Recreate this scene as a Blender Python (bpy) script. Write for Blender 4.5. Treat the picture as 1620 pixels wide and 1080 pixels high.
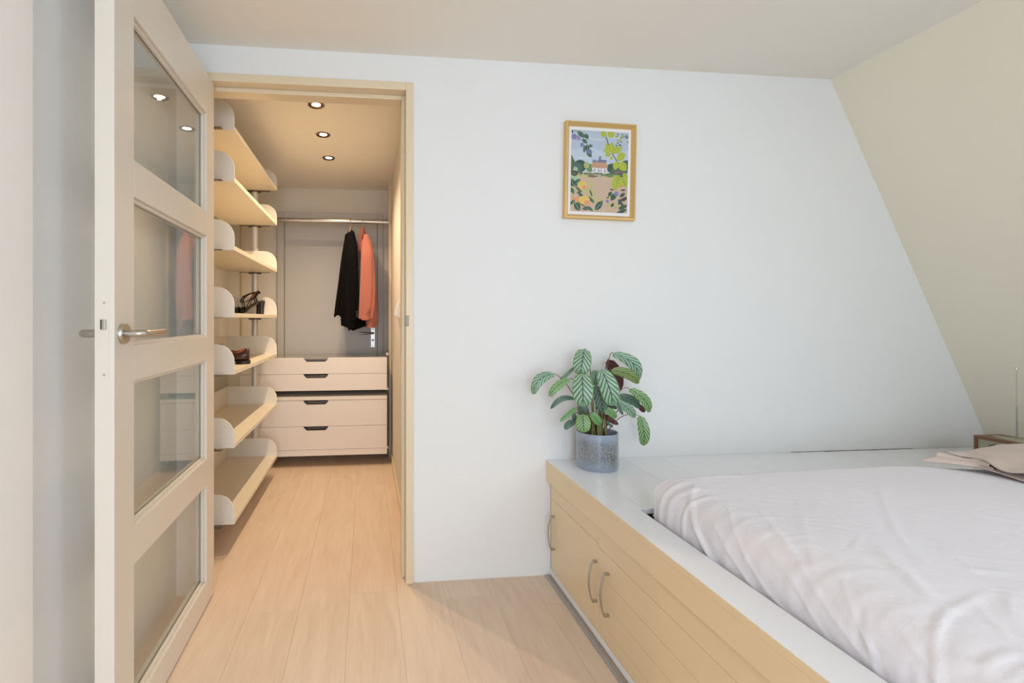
import bpy, math, random
from mathutils import Vector, Matrix, noise as mnoise
import numpy as np
random.seed(7); rng = np.random.default_rng(7)
PI = math.pi
for o in list(bpy.data.objects): bpy.data.objects.remove(o)
SC = bpy.context.scene; C = SC.collection

# ------------------------------------------------------------------ camera
F = 765.0; CX = 659.0; CY = 504.0; CAMH = 1.12; YAW = math.atan((659-580)/F)
cam = bpy.data.cameras.new('camera'); camo = bpy.data.objects.new('camera', cam); C.objects.link(camo)
cam.sensor_fit = 'HORIZONTAL'; cam.sensor_width = 36; cam.lens = 36*F/1620
cam.shift_x = (810-CX)/1620; cam.shift_y = (CY-540)/1620
cam.clip_start = 0.02
camo.location = (0, 0, CAMH); camo.rotation_euler = (PI/2, 0, -YAW)
SC.camera = camo
# ------------------------------------------------------------------ exposure, sky, daylight
SC.view_settings.view_transform = 'Standard'; SC.view_settings.look = 'None'
SC.view_settings.gamma = 1; SC.view_settings.use_curve_mapping = False
SC.view_settings.exposure = 0.0
w = bpy.data.worlds.new('sky'); SC.world = w; w.use_nodes = True
w.node_tree.nodes['Background'].inputs[0].default_value = (0.80, 0.90, 1.0, 1)
w.node_tree.nodes['Background'].inputs[1].default_value = 1.0

def area(name, loc, target, sx, sy, power, col):
    l = bpy.data.lights.new(name, 'AREA'); l.shape = 'RECTANGLE'; l.size = sx; l.size_y = sy
    l.energy = power; l.color = col
    o = bpy.data.objects.new(name, l); C.objects.link(o); o.location = loc
    d = Vector(target)-Vector(loc); o.rotation_euler = d.to_track_quat('-Z', 'Y').to_euler()
    return o
# daylight entering through the rear window and the left window behind the camera
area('daylight_rear', (1.52, -2.12, 1.52), (1.35, 1.0, 0.3), 1.5, 1.1, 14, (0.84, 0.91, 1.0))
area('daylight_rear_left', (-0.10, -2.12, 1.08), (.05, 1.0, -.35), 1.0, 1.85, 46, (0.75, 0.86, 1.0))
# daylight through the roof window in the sloped wall
area('daylight_roof', (2.552, -.75, 1.60), (1.552, -.75, 1.109), .78, 1.1, 19, (0.66, 0.81, 1.0))

# ------------------------------------------------------------------ materials
def nmat(name):
    m = bpy.data.materials.new(name); m.use_nodes = True
    nt = m.node_tree; b = nt.nodes['Principled BSDF']
    return m, nt, b
def srgb(r, g, b):
    f = lambda c: (c/255/12.92) if c/255 <= .04045 else ((c/255+.055)/1.055)**2.4
    return (f(r), f(g), f(b), 1)
def paint(name, col, rough=.5, bump=.0, scale=60, var=.03, metal=0, spec=.5, coat=0):
    m, nt, b = nmat(name)
    b.inputs['Roughness'].default_value = rough; b.inputs['Metallic'].default_value = metal
    b.inputs['Specular IOR Level'].default_value = spec
    if coat: b.inputs['Coat Weight'].default_value = coat; b.inputs['Coat Roughness'].default_value = .12
    tc = nt.nodes.new('ShaderNodeTexCoord'); n = nt.nodes.new('ShaderNodeTexNoise')
    n.inputs['Scale'].default_value = scale*.08; n.inputs['Detail'].default_value = 3
    nt.links.new(tc.outputs['Object'], n.inputs['Vector'])
    r = nt.nodes.new('ShaderNodeMix'); r.data_type = 'RGBA'
    c = col; r.inputs[6].default_value = (c[0]*(1-var), c[1]*(1-var), c[2]*(1-var), 1); r.inputs[7].default_value = c
    nt.links.new(n.outputs['Fac'], r.inputs[0]); nt.links.new(r.outputs[2], b.inputs['Base Color'])
    if bump:
        n2 = nt.nodes.new('ShaderNodeTexNoise'); n2.inputs['Scale'].default_value = scale; n2.inputs['Detail'].default_value = 4
        nt.links.new(tc.outputs['Object'], n2.inputs['Vector'])
        bp = nt.nodes.new('ShaderNodeBump'); bp.inputs['Strength'].default_value = bump; bp.inputs['Distance'].default_value = .002
        nt.links.new(n2.outputs['Fac'], bp.inputs['Height']); nt.links.new(bp.outputs['Normal'], b.inputs['Normal'])
    return m
M = {}
M['wall'] = paint('white_wall_paint', srgb(238, 238, 236), .9, .25, 90, .015)
M['ceil'] = paint('ceiling_paint', srgb(247, 241, 230), .95, .1, 80, .01)
M['slope'] = paint('sloped_wall_paint', srgb(242, 234, 214), .9, .2, 90, .01)
M['leftw'] = paint('cool_white_wall_paint', srgb(246, 248, 249), .9, .2, 80, .01)
M['pier'] = paint('warm_white_paint', srgb(252, 246, 240), .7, .1, 80, .01)
M['closetwall'] = paint('closet_wall_paint', srgb(232, 225, 214), .85, .1, 70, .02)
M['trim'] = paint('beige_gloss_trim', srgb(232, 214, 182), .32, .08, 30, .03)
M['door'] = paint('cream_door_paint', srgb(230, 221, 208), .28, .05, 25, .02)
M['doorgrey'] = paint('greige_door_paint', srgb(206, 201, 196), .4, .05, 25, .02)
M['tray'] = paint('cream_lacquer', srgb(236, 225, 203), .35, .0, 20, .01)
M['trayend'] = paint('cream_lacquer_daylit', srgb(243, 239, 231), .35, .0, 20, .01)  # end panels: the trays' cream lacquer, whitened to carry the daylight on them
M['drawer'] = paint('cream_drawer_lacquer', srgb(240, 232, 224), .35, .0, 20, .01)
M['platform'] = paint('platform_cool_reflection_paint', srgb(248, 248, 250), .18, .12, 22, .03)  # top boards: cream paint with cool reflected daylight put into the colour
M['platfront'] = paint('cream_gloss_front', srgb(240, 216, 176), .28, .1, 18, .03)
M['steel'] = paint('brushed_steel', srgb(190, 184, 175), .3, .05, 200, .05, metal=1)
M['chrome'] = paint('polished_steel', srgb(200, 198, 194), .15, .0, 200, .03, metal=1)
M['strike'] = paint('dull_zinc', srgb(170, 165, 156), .6, 0, 40, .05, metal=.3)
M['alu'] = paint('satin_aluminium', srgb(200, 198, 196), .35, .05, 200, .05, metal=1)
M['pole'] = paint('pole_aluminium', srgb(214, 212, 210), .38, .0, 200, .03, metal=.35)
M['darkmetal'] = paint('dark_metal', srgb(112, 98, 86), .4, .0, 60, .1, metal=.6)
M['lampring'] = paint('bronze_lamp_ring', srgb(120, 92, 70), .25, .0, 60, .1, metal=.9)
M['whiteplastic'] = paint('white_plastic', srgb(240, 240, 240), .3, 0, 20, .01)
M['black'] = paint('black_gap', srgb(28, 24, 22), .8, 0, 20, .1)
M['brown_recess'] = paint('dark_brown_recess', srgb(78, 40, 30), .7, 0, 20, .1)
M['gold'] = paint('gold_frame', srgb(228, 190, 124), .3, .05, 60, .05, metal=.45)
M['mat'] = paint('white_mount', srgb(240, 238, 238), .8, 0, 20, .01)
M['leather'] = paint('brown_leather', srgb(64, 36, 28), .22, .1, 120, .2, coat=.4)
M['leatherin'] = paint('tan_leather_lining', srgb(140, 74, 50), .6, .1, 80, .1)
M['blackleather'] = paint('black_leather', srgb(34, 30, 32), .2, .05, 80, .2, coat=.3)
M['sole'] = paint('dark_sole', srgb(38, 28, 24), .4, 0, 50, .1)
M['soil'] = paint('potting_soil', srgb(50, 38, 30), .95, .8, 300, .4)
M['stem'] = paint('plant_stem', srgb(120, 116, 62), .6, .1, 80, .2)
M['stembrown'] = paint('brown_petiole', srgb(110, 80, 66), .6, .1, 80, .2)
M['walnut'] = paint('walnut_wood', srgb(132, 88, 62), .4, .2, 60, .25)
M['sage'] = paint('sage_plastic', srgb(172, 168, 142), .45, 0, 30, .03)
M['hanger'] = paint('pale_wood', srgb(228, 208, 184), .5, 0, 30, .1)

def fabric(name, col, scale=900, bump=.25, rough=.95, sheen=.2, big=0, var=.05):
    m, nt, b = nmat(name); b.inputs['Roughness'].default_value = rough
    b.inputs['Sheen Weight'].default_value = sheen; b.inputs['Specular IOR Level'].default_value = .15
    tc = nt.nodes.new('ShaderNodeTexCoord'); n = nt.nodes.new('ShaderNodeTexNoise'); n.inputs['Scale'].default_value = scale
    nt.links.new(tc.outputs['Object'], n.inputs['Vector'])
    mx = nt.nodes.new('ShaderNodeMix'); mx.data_type = 'RGBA'
    mx.inputs[6].default_value = tuple(c*(1-var) for c in col[:3])+(1,); mx.inputs[7].default_value = col
    nt.links.new(n.outputs['Fac'], mx.inputs[0]); nt.links.new(mx.outputs[2], b.inputs['Base Color'])
    bp = nt.nodes.new('ShaderNodeBump'); bp.inputs['Strength'].default_value = bump; bp.inputs['Distance'].default_value = .0008
    nt.links.new(n.outputs['Fac'], bp.inputs['Height'])
    last = bp
    if big:
        n2 = nt.nodes.new('ShaderNodeTexNoise'); n2.inputs['Scale'].default_value = 22; n2.inputs['Detail'].default_value = 5
        n2.inputs['Distortion'].default_value = 1.2; n2.inputs['Roughness'].default_value = .6
        nt.links.new(tc.outputs['Object'], n2.inputs['Vector'])
        b2 = nt.nodes.new('ShaderNodeBump'); b2.inputs['Strength'].default_value = big; b2.inputs['Distance'].default_value = .006
        nt.links.new(n2.outputs['Fac'], b2.inputs['Height']); nt.links.new(bp.outputs['Normal'], b2.inputs['Normal']); last = b2
    nt.links.new(last.outputs['Normal'], b.inputs['Normal'])
    return m
M['duvet'] = fabric('pale_pink_cotton', srgb(240, 236, 240), 700, .12, .95, .15, .3)
M['pillow'] = fabric('dusty_pink_cotton', srgb(214, 196, 184), 700, .15, .95, .15, .25)
M['mattress'] = fabric('mattress_cover', srgb(200, 190, 182))
M['blackcloth'] = fabric('black_velvet', srgb(12, 11, 12), 300, .2, .95, .0)
M['salmon'] = fabric('salmon_wool', srgb(190, 118, 104), 400, .3, .9, .2, 0, .1)
M['salmonin'] = fabric('dark_salmon_wool', srgb(160, 96, 86), 400, .3, .9, .2, 0, .1)

def wood_floor():
    m, nt, b = nmat('pale_oak_laminate'); b.inputs['Roughness'].default_value = .42; b.inputs['Specular IOR Level'].default_value = .35
    L = nt.links.new
    g = nt.nodes.new('ShaderNodeNewGeometry'); oi = nt.nodes.new('ShaderNodeObjectInfo')
    off = nt.nodes.new('ShaderNodeVectorMath'); off.operation = 'MULTIPLY_ADD'
    cmb = nt.nodes.new('ShaderNodeCombineXYZ'); 
    for i in range(3): L(oi.outputs['Random'], cmb.inputs[i])
    L(cmb.outputs[0], off.inputs[0]); off.inputs[1].default_value = (37, 53, 0); L(g.outputs['Position'], off.inputs[2])
    mp = nt.nodes.new('ShaderNodeMapping'); mp.inputs['Scale'].default_value = (9, 1.1, 1); L(off.outputs[0], mp.inputs[0])
    n1 = nt.nodes.new('ShaderNodeTexNoise'); n1.inputs['Scale'].default_value = 1.6; n1.inputs['Detail'].default_value = 5; n1.inputs['Distortion'].default_value = 1.6
    L(mp.outputs[0], n1.inputs['Vector'])
    mp2 = nt.nodes.new('ShaderNodeMapping'); mp2.inputs['Scale'].default_value = (130, 5, 1); L(off.outputs[0], mp2.inputs[0])
    n2 = nt.nodes.new('ShaderNodeTexNoise'); n2.inputs['Scale'].default_value = 1.5; n2.inputs['Detail'].default_value = 3; L(mp2.outputs[0], n2.inputs['Vector'])
    r = nt.nodes.new('ShaderNodeValToRGB'); e = r.color_ramp.elements
    e[0].position = .25; e[0].color = srgb(224, 198, 174); e[1].position = .75; e[1].color = srgb(236, 214, 192)
    x = e.new(.5); x.color = srgb(231, 207, 184)
    L(n1.outputs['Fac'], r.inputs[0])
    mx = nt.nodes.new('ShaderNodeMix'); mx.data_type = 'RGBA'; mx.blend_type = 'MULTIPLY'; mx.inputs[0].default_value = .14
    L(r.outputs[0], mx.inputs[6])
    r2 = nt.nodes.new('ShaderNodeValToRGB'); r2.color_ramp.elements[0].position = .3; r2.color_ramp.elements[0].color = (.55, .5, .45, 1); r2.color_ramp.elements[1].position = .6
    L(n2.outputs['Fac'], r2.inputs[0]); L(r2.outputs[0], mx.inputs[7])
    hs = nt.nodes.new('ShaderNodeHueSaturation'); mr = nt.nodes.new('ShaderNodeMapRange'); mr.inputs['To Min'].default_value = .985; mr.inputs['To Max'].default_value = 1.015
    L(oi.outputs['Random'], mr.inputs[0]); L(mr.outputs[0], hs.inputs['Value']); L(mx.outputs[2], hs.inputs['Color'])
    L(hs.outputs[0], b.inputs['Base Color'])
    return m
M['oak'] = wood_floor()

def glass_sheet():
    m = bpy.data.materials.new('door_glass'); m.use_nodes = True; nt = m.node_tree; nt.nodes.clear(); L = nt.links.new
    out = nt.nodes.new('ShaderNodeOutputMaterial'); mix = nt.nodes.new('ShaderNodeMixShader')
    t = nt.nodes.new('ShaderNodeBsdfTransparent'); t.inputs[0].default_value = (.93, .93, .90, 1)
    g = nt.nodes.new('ShaderNodeBsdfGlossy'); g.inputs['Roughness'].default_value = .01; g.inputs['Color'].default_value = (.98, .97, .95, 1)
    ge = nt.nodes.new('ShaderNodeNewGeometry'); dt = nt.nodes.new('ShaderNodeVectorMath'); dt.operation = 'DOT_PRODUCT'
    L(ge.outputs['Incoming'], dt.inputs[0]); L(ge.outputs['Normal'], dt.inputs[1])
    def ma(op, a, b_):
        k = nt.nodes.new('ShaderNodeMath'); k.operation = op
        for i, q in enumerate((a, b_)):
            if isinstance(q, (int, float)): k.inputs[i].default_value = q
            elif q is not None: L(q, k.inputs[i])
        return k.outputs[0]
    fr = ma('ADD', ma('MULTIPLY', ma('POWER', ma('SUBTRACT', 1, ma('ABSOLUTE', dt.outputs['Value'], None)), 5), .96), .04)
    L(fr, mix.inputs[0]); L(t.outputs[0], mix.inputs[1]); L(g.outputs[0], mix.inputs[2]); L(mix.outputs[0], out.inputs[0])
    return m
M['glass'] = glass_sheet()
def glass_top():
    m = paint('grey_glass_top', srgb(150, 150, 148), .06, 0, 20, .02); return m
M['glasstop'] = glass_top()
def emis(name, col, s):
    m, nt, b = nmat(name); b.inputs['Emission Color'].default_value = col; b.inputs['Emission Strength'].default_value = s; b.inputs['Base Color'].default_value = col
    return m
M['bulb'] = emis('lamp_bulb', (1, .86, .66, 1), 14)

def pot_mat():
    m, nt, b = nmat('speckled_blue_glaze'); L = nt.links.new
    b.inputs['Roughness'].default_value = .2; b.inputs['Coat Weight'].default_value = 1; b.inputs['Coat Roughness'].default_value = .04
    tc = nt.nodes.new('ShaderNodeTexCoord')
    v = nt.nodes.new('ShaderNodeTexVoronoi'); v.inputs['Scale'].default_value = 210; L(tc.outputs['Object'], v.inputs['Vector'])
    n = nt.nodes.new('ShaderNodeTexNoise'); n.inputs['Scale'].default_value = 9; n.inputs['Detail'].default_value = 3; L(tc.outputs['Object'], n.inputs['Vector'])
    sp = nt.nodes.new('ShaderNodeValToRGB'); sp.color_ramp.elements[0].position = .30; sp.color_ramp.elements[0].color = (1, 1, 1, 1); sp.color_ramp.elements[1].position = .42; sp.color_ramp.elements[1].color = (0, 0, 0, 1)
    L(v.outputs['Distance'], sp.inputs[0])
    sx = nt.nodes.new('ShaderNodeSeparateXYZ'); L(tc.outputs['Object'], sx.inputs[0])
    zr = nt.nodes.new('ShaderNodeValToRGB'); e = zr.color_ramp.elements
    e[0].position = .0; e[0].color = (.1, .1, .1, 1); e[1].position = 1; e[1].color = (0, 0, 0, 1)
    for p, c in ((.18, .55), (.42, 1), (.72, .85), (.88, .1)):
        x = e.new(p); x.color = (c, c, c, 1)
    mz = nt.nodes.new('ShaderNodeMapRange'); mz.inputs['From Max'].default_value = .152; L(sx.outputs[2], mz.inputs[0]); L(mz.outputs[0], zr.inputs[0])
    nr = nt.nodes.new('ShaderNodeMapRange'); nr.inputs['From Min'].default_value = .3; nr.inputs['From Max'].default_value = .65; nr.inputs['To Min'].default_value = .45; L(n.outputs['Fac'], nr.inputs[0])
    mu = nt.nodes.new('ShaderNodeMath'); mu.operation = 'MULTIPLY'; L(zr.outputs[0], mu.inputs[0]); L(nr.outputs[0], mu.inputs[1])
    mu2 = nt.nodes.new('ShaderNodeMath'); mu2.operation = 'MULTIPLY'; L(mu.outputs[0], mu2.inputs[0]); mu2.inputs[1].default_value = .9
    base = nt.nodes.new('ShaderNodeMix'); base.data_type = 'RGBA'; base.inputs[6].default_value = srgb(150, 164, 184); base.inputs[7].default_value = srgb(62, 62, 54)
    L(mu2.outputs[0], base.inputs[0])
    sm = nt.nodes.new('ShaderNodeMath'); sm.operation = 'MULTIPLY'; L(sp.outputs[0], sm.inputs[0]); L(mu.outputs[0], sm.inputs[1])
    m2 = nt.nodes.new('ShaderNodeMix'); m2.data_type = 'RGBA'; m2.inputs[7].default_value = srgb(190, 190, 164)
    L(sm.outputs[0], m2.inputs[0]); L(base.outputs[2], m2.inputs[6]); L(m2.outputs[2], b.inputs['Base Color'])
    return m
M['pot'] = pot_mat()

def leaf_mat(name, light, dark, edge, under, n=6.0, slant=.40, wid=.32):
    m, nt, b = nmat(name); L = nt.links.new
    b.inputs['Roughness'].default_value = .38; b.inputs['Specular IOR Level'].default_value = .35
    uv = nt.nodes.new('ShaderNodeUVMap'); s = nt.nodes.new('ShaderNodeSeparateXYZ'); L(uv.outputs[0], s.inputs[0])
    def ma(op, a, bb=None, c=None):
        k = nt.nodes.new('ShaderNodeMath'); k.operation = op
        for i, q in enumerate((a, bb, c)):
            if q is None: continue
            if isinstance(q, (int, float)): k.inputs[i].default_value = q
            else: L(q, k.inputs[i])
        return k.outputs[0]
    a = ma('ABSOLUTE', ma('MULTIPLY_ADD', s.outputs[0], 2, -1))
    t = ma('MULTIPLY_ADD', ma('POWER', a, .8), -slant, s.outputs[1])
    fr = ma('FRACT', ma('MULTIPLY', t, n))
    d = ma('ABSOLUTE', ma('SUBTRACT', fr, .5))       # 0 at stripe centre
    stripe = nt.nodes.new('ShaderNodeMapRange'); stripe.inputs['From Min'].default_value = wid/2+.05; stripe.inputs['From Max'].default_value = wid/2-.05
    L(d, stripe.inputs[0])
    mid = nt.nodes.new('ShaderNodeMapRange'); mid.inputs['From Min'].default_value = .085; mid.inputs['From Max'].default_value = .04; L(a, mid.inputs[0])
    edg = nt.nodes.new('ShaderNodeMapRange'); edg.inputs['From Min'].default_value = .88; edg.inputs['From Max'].default_value = .95; L(a, edg.inputs[0])
    mm = ma('MAXIMUM', stripe.outputs[0], mid.outputs[0])
    tip = nt.nodes.new('ShaderNodeMapRange'); tip.inputs['From Min'].default_value = .7; tip.inputs['From Max'].default_value = 1.0; tip.inputs['To Max'].default_value = .6; L(s.outputs[1], tip.inputs[0])
    c0 = nt.nodes.new('ShaderNodeMix'); c0.data_type = 'RGBA'; c0.inputs[6].default_value = light; c0.inputs[7].default_value = edge; L(tip.outputs[0], c0.inputs[0])
    c1 = nt.nodes.new('ShaderNodeMix'); c1.data_type = 'RGBA'; L(c0.outputs[2], c1.inputs[6]); c1.inputs[7].default_value = dark; L(mm, c1.inputs[0])
    c2 = nt.nodes.new('ShaderNodeMix'); c2.data_type = 'RGBA'; L(c1.outputs[2], c2.inputs[6]); c2.inputs[7].default_value = edge; L(edg.outputs[0], c2.inputs[0])
    g = nt.nodes.new('ShaderNodeNewGeometry')
    c3 = nt.nodes.new('ShaderNodeMix'); c3.data_type = 'RGBA'; L(g.outputs['Backfacing'], c3.inputs[0]); L(c2.outputs[2], c3.inputs[6]); c3.inputs[7].default_value = under
    L(c3.outputs[2], b.inputs['Base Color'])
    return m
M['leafA'] = leaf_mat('striped_leaf_silver', srgb(158, 188, 160), srgb(52, 92, 76), srgb(112, 150, 88), srgb(98, 62, 62))
M['leafB'] = leaf_mat('striped_leaf_lime', srgb(150, 186, 128), srgb(44, 84, 54), srgb(124, 156, 70), srgb(98, 62, 62))
M['leafC'] = leaf_mat('striped_leaf_dark', srgb(110, 140, 118), srgb(40, 66, 60), srgb(62, 92, 66), srgb(90, 54, 54))
M['leafD'] = leaf_mat('striped_leaf_olive', srgb(134, 160, 96), srgb(92, 84, 52), srgb(110, 132, 70), srgb(98, 62, 62))
M['leafE'] = leaf_mat('young_green_leaf', srgb(128, 172, 108), srgb(52, 104, 58), srgb(120, 160, 80), srgb(98, 62, 62))

# ------------------------------------------------------------------ mesh helpers
class MB:
    def __init__(s): s.v = []; s.f = []; s.mi = []; s.cur = 0
    def add(s, vs, fs):
        k = len(s.v); s.v += [tuple(p) for p in vs]; s.f += [tuple(i+k for i in f) for f in fs]; s.mi += [s.cur]*len(fs)
    def box(s, x0, x1, y0, y1, z0, z1):
        vs = [(x, y, z) for z in (z0, z1) for y in (y0, y1) for x in (x0, x1)]
        s.add(vs, [(0, 2, 3, 1), (4, 5, 7, 6), (0, 1, 5, 4), (2, 6, 7, 3), (0, 4, 6, 2), (1, 3, 7, 5)]); return s
    def prism(s, poly, a0, a1, axis='y'):
        # poly in the plane of the two other axes: y -> (x,z), x -> (y,z), z -> (x,y)
        def P(p, a): return {'y': (p[0], a, p[1]), 'x': (a, p[0], p[1]), 'z': (p[0], p[1], a)}[axis]
        n = len(poly); vs = [P(p, a0) for p in poly]+[P(p, a1) for p in poly]
        fs = [tuple(range(n)), tuple(range(2*n-1, n-1, -1))]+[(i, i+n, (i+1) % n+n, (i+1) % n) for i in range(n)]
        s.add(vs, fs); return s
    def tube(s, pts, r, seg=10, cap=True):
        pts = [Vector(p) for p in pts]; n = len(pts); rs = r if isinstance(r, (list, tuple)) else [r]*n
        prev = None; vs = []
        for i, p in enumerate(pts):
            t = (pts[min(i+1, n-1)]-pts[max(i-1, 0)]).normalized()
            if prev is None:
                up = Vector((0, 0, 1)) if abs(t.z) < .9 else Vector((1, 0, 0)); u = t.cross(up).normalized()
            else: u = (prev-t*prev.dot(t)).normalized()
            prev = u; q = t.cross(u)
            for k in range(seg):
                a = 2*PI*k/seg; vs.append(p+(u*math.cos(a)+q*math.sin(a))*rs[i])
        fs = [(i*seg+k, i*seg+(k+1) % seg, (i+1)*seg+(k+1) % seg, (i+1)*seg+k) for i in range(n-1) for k in range(seg)]
        if cap: fs += [tuple(range(seg-1, -1, -1)), tuple((n-1)*seg+k for k in range(seg))]
        s.add(vs, fs); return s
    def lathe(s, prof, c=(0, 0, 0), seg=32, M4=None):
        vs = []
        for r, z in prof:
            for k in range(seg):
                a = 2*PI*k/seg; p = Vector((r*math.cos(a), r*math.sin(a), z))
                if M4: p = M4 @ p
                vs.append(p+Vector(c))
        n = len(prof)
        fs = [(i*seg+k, i*seg+(k+1) % seg, (i+1)*seg+(k+1) % seg, (i+1)*seg+k) for i in range(n-1) for k in range(seg)]
        if prof[0][0] > 1e-6 and False: pass
        s.add(vs, fs); return s
    def loft(s, rings, cap=True, closed=True):
        n = len(rings[0]); vs = [p for r in rings for p in r]
        fs = []
        for i in range(len(rings)-1):
            for k in range(n if closed else n-1):
                fs.append((i*n+k, i*n+(k+1) % n, (i+1)*n+(k+1) % n, (i+1)*n+k))
        if cap: fs += [tuple(range(n-1, -1, -1)), tuple((len(rings)-1)*n+k for k in range(n))]
        s.add(vs, fs); return s
    def grid(s, P, nu, nv):
        vs = [P(i/(nu-1), j/(nv-1)) for j in range(nv) for i in range(nu)]
        s.add(vs, [(j*nu+i, j*nu+i+1, (j+1)*nu+i+1, (j+1)*nu+i) for j in range(nv-1) for i in range(nu-1)]); return s
def fixn(me):
    import bmesh
    bm = bmesh.new(); bm.from_mesh(me); bmesh.ops.recalc_face_normals(bm, faces=bm.faces); bm.to_mesh(me); bm.free()
def obj(name, mb, mat, parent=None, smooth=None, bevel=0, kind=None, label=None, fix=True, world=True):
    me = bpy.data.meshes.new(name); me.from_pydata(mb.v, [], mb.f)
    for m in (mat if isinstance(mat, list) else [mat]): me.materials.append(m)
    if isinstance(mat, list): me.polygons.foreach_set('material_index', mb.mi)
    if fix: fixn(me)
    if smooth is not None:
        me.polygons.foreach_set('use_smooth', [True]*len(me.polygons)); me.set_sharp_from_angle(angle=math.radians(smooth))
    o = bpy.data.objects.new(name, me); C.objects.link(o)
    if parent is not None:
        o.parent = parent
        if world: me.transform(mworld(parent).inverted())
    if bevel:
        b = o.modifiers.new('bevel', 'BEVEL'); b.width = bevel; b.segments = 2; b.limit_method = 'ANGLE'; b.angle_limit = math.radians(40)
    if kind: o['kind'] = kind
    if label: o['label'] = label
    return o
def mworld(o):
    m = Matrix.Translation(o.location) @ o.rotation_euler.to_matrix().to_4x4() if o.type != 'MESH' or o.location.length or any(o.rotation_euler) else Matrix.Identity(4)
    return (mworld(o.parent) @ m) if o.parent else m
def empty(name, loc, rz=0, ry=0):
    o = bpy.data.objects.new(name, None); C.objects.link(o); o.location = loc; o.rotation_euler = (0, ry, rz); o.empty_display_size = .05
    return o
def tag(o, label, cat, group=None):
    o['label'] = label; o['category'] = cat
    if group: o['group'] = group
    return o
def ray(u, v):
    a = (u-CX)/F; b = -(v-CY)/F; c, s = math.cos(YAW), math.sin(YAW)
    return Vector((s+a*c, c-a*s, b))
def P(u, v, Y):      # the point of a sight line lying in the vertical plane y = Y
    d = ray(u, v); return Vector((0, 0, CAMH))+d*(Y/d.y)
def fbm(x, y, z, o=3):
    return mnoise.fractal(Vector((x, y, z)), 1.0, 2.0, o)

# ------------------------------------------------------------------ room shell
YB = 2.045; YB2 = 2.19; ZC = 2.236; XL = -.765; XLC = -1.16; XRC = .20; YE = 4.22; YR = -2.0
SX0 = 2.152; SXD = -.491   # sloped wall: x at ceiling, dx/dz
def sx(z): return SX0+SXD*(z-ZC)
fl = obj('floor', MB().box(-1.4, 3.4, -2.2, 4.4, -.12, -.012), M['black'], kind='structure', label='pale oak laminate floor')
# laid boards: each one a part
pw = .192; pl = 1.285; k = 0
x = -1.22
while x < .80:
    y = -.35-((k*.53) % 1)*pl
    # joint near (.388,.955) in the photo: a board end at y about 1.88
    if abs(x-(-.452)) < .1: y = 1.895-2*pl
    while y < 4.25:
        y1 = min(y+pl, 4.25)
        x1 = min(x+pw, .80)
        obj('plank', MB().box(x+.0003, x1-.0003, y+.0003, y1-.0003, -.012, 0), M['oak'], fl)
        y += pl
    x += pw; k += 1
obj('plank', MB().box(.80, 3.3, -.35, 2.04, -.012, -.001), M['oak'], fl); obj('plank', MB().box(-1.2, 3.3, -2.0, -.36, -.012, 0), M['oak'], fl, kind='stuff')

obj('ceiling', MB().box(-1.4, 3.4, -2.2, 4.4, ZC, ZC+.1), M['ceil'], kind='structure')
DX0, DX1, DZ = -.685, .19, 2.11
b = MB(); b.box(-1.3, DX0, YB, YB2, 0, ZC); b.box(DX1, 3.1, YB, YB2, 0, ZC); b.box(DX0, DX1, YB, YB2, DZ, ZC)
obj('wall_back', b, M['wall'], kind='structure')
# rear wall with two window openings
b = MB(); WZ0, WZ1 = .95, 2.08
b.box(-1.3, -.65, YR-.1, YR, 0, ZC); b.box(-.65, .45, YR-.1, YR, 0, .10); b.box(-.65, .45, YR-.1, YR, WZ1, ZC)
b.box(.45, .75, YR-.1, YR, 0, ZC); b.box(.75, 2.3, YR-.1, YR, 0, WZ0); b.box(.75, 2.3, YR-.1, YR, WZ1, ZC); b.box(2.3, 3.3, YR-.1, YR, 0, ZC)
obj('wall_rear', b, M['wall'], kind='structure')
for n, (x0, x1, z0) in enumerate(((-.65, .45, .10), (.75, 2.3, WZ0)), 1):
    b = MB(); t = .05
    b.box(x0, x0+t, YR-.09, YR-.03, z0, WZ1); b.box(x1-t, x1, YR-.09, YR-.03, z0, WZ1)
    b.box(x0+t, x1-t, YR-.09, YR-.03, z0, z0+t); b.box(x0+t, x1-t, YR-.09, YR-.03, WZ1-t, WZ1)
    f = obj('window_%d' % n, b, M['door'], kind='structure')
obj('wall_left', MB().box(XL-.1, XL, YR, YB, 0, ZC), M['leftw'], kind='structure')
obj('trim_1', MB().box(XL, -.745, -1.2, 1.17, 0, ZC), M['pier'], kind='structure', bevel=.002)
b = MB()
def slab(z0, z1, y0, y1): b.prism([(sx(z0), z0), (sx(z1), z1), (sx(z1)+.1, z1), (sx(z0)+.1, z0)], y0, y1, 'y')
RW = (1.20, 1.97, -1.35, -.15)
slab(0, RW[0], YR, YB); slab(RW[1], ZC, YR, YB); slab(RW[0], RW[1], YR, RW[2]); slab(RW[0], RW[1], RW[3], YB)
obj('wall_right', b, M['slope'], kind='structure')
b = MB(); t = .04
def slab2(z0, z1, y0, y1): b.prism([(sx(z0)+.03, z0), (sx(z1)+.03, z1), (sx(z1)+.08, z1), (sx(z0)+.08, z0)], y0, y1, 'y')
slab2(RW[0], RW[0]+t, RW[2], RW[3]); slab2(RW[1]-t, RW[1], RW[2], RW[3]); slab2(RW[0]+t, RW[1]-t, RW[2], RW[2]+t); slab2(RW[0]+t, RW[1]-t, RW[3]-t, RW[3])
obj('window_3', b, M['door'], kind='structure')
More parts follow.
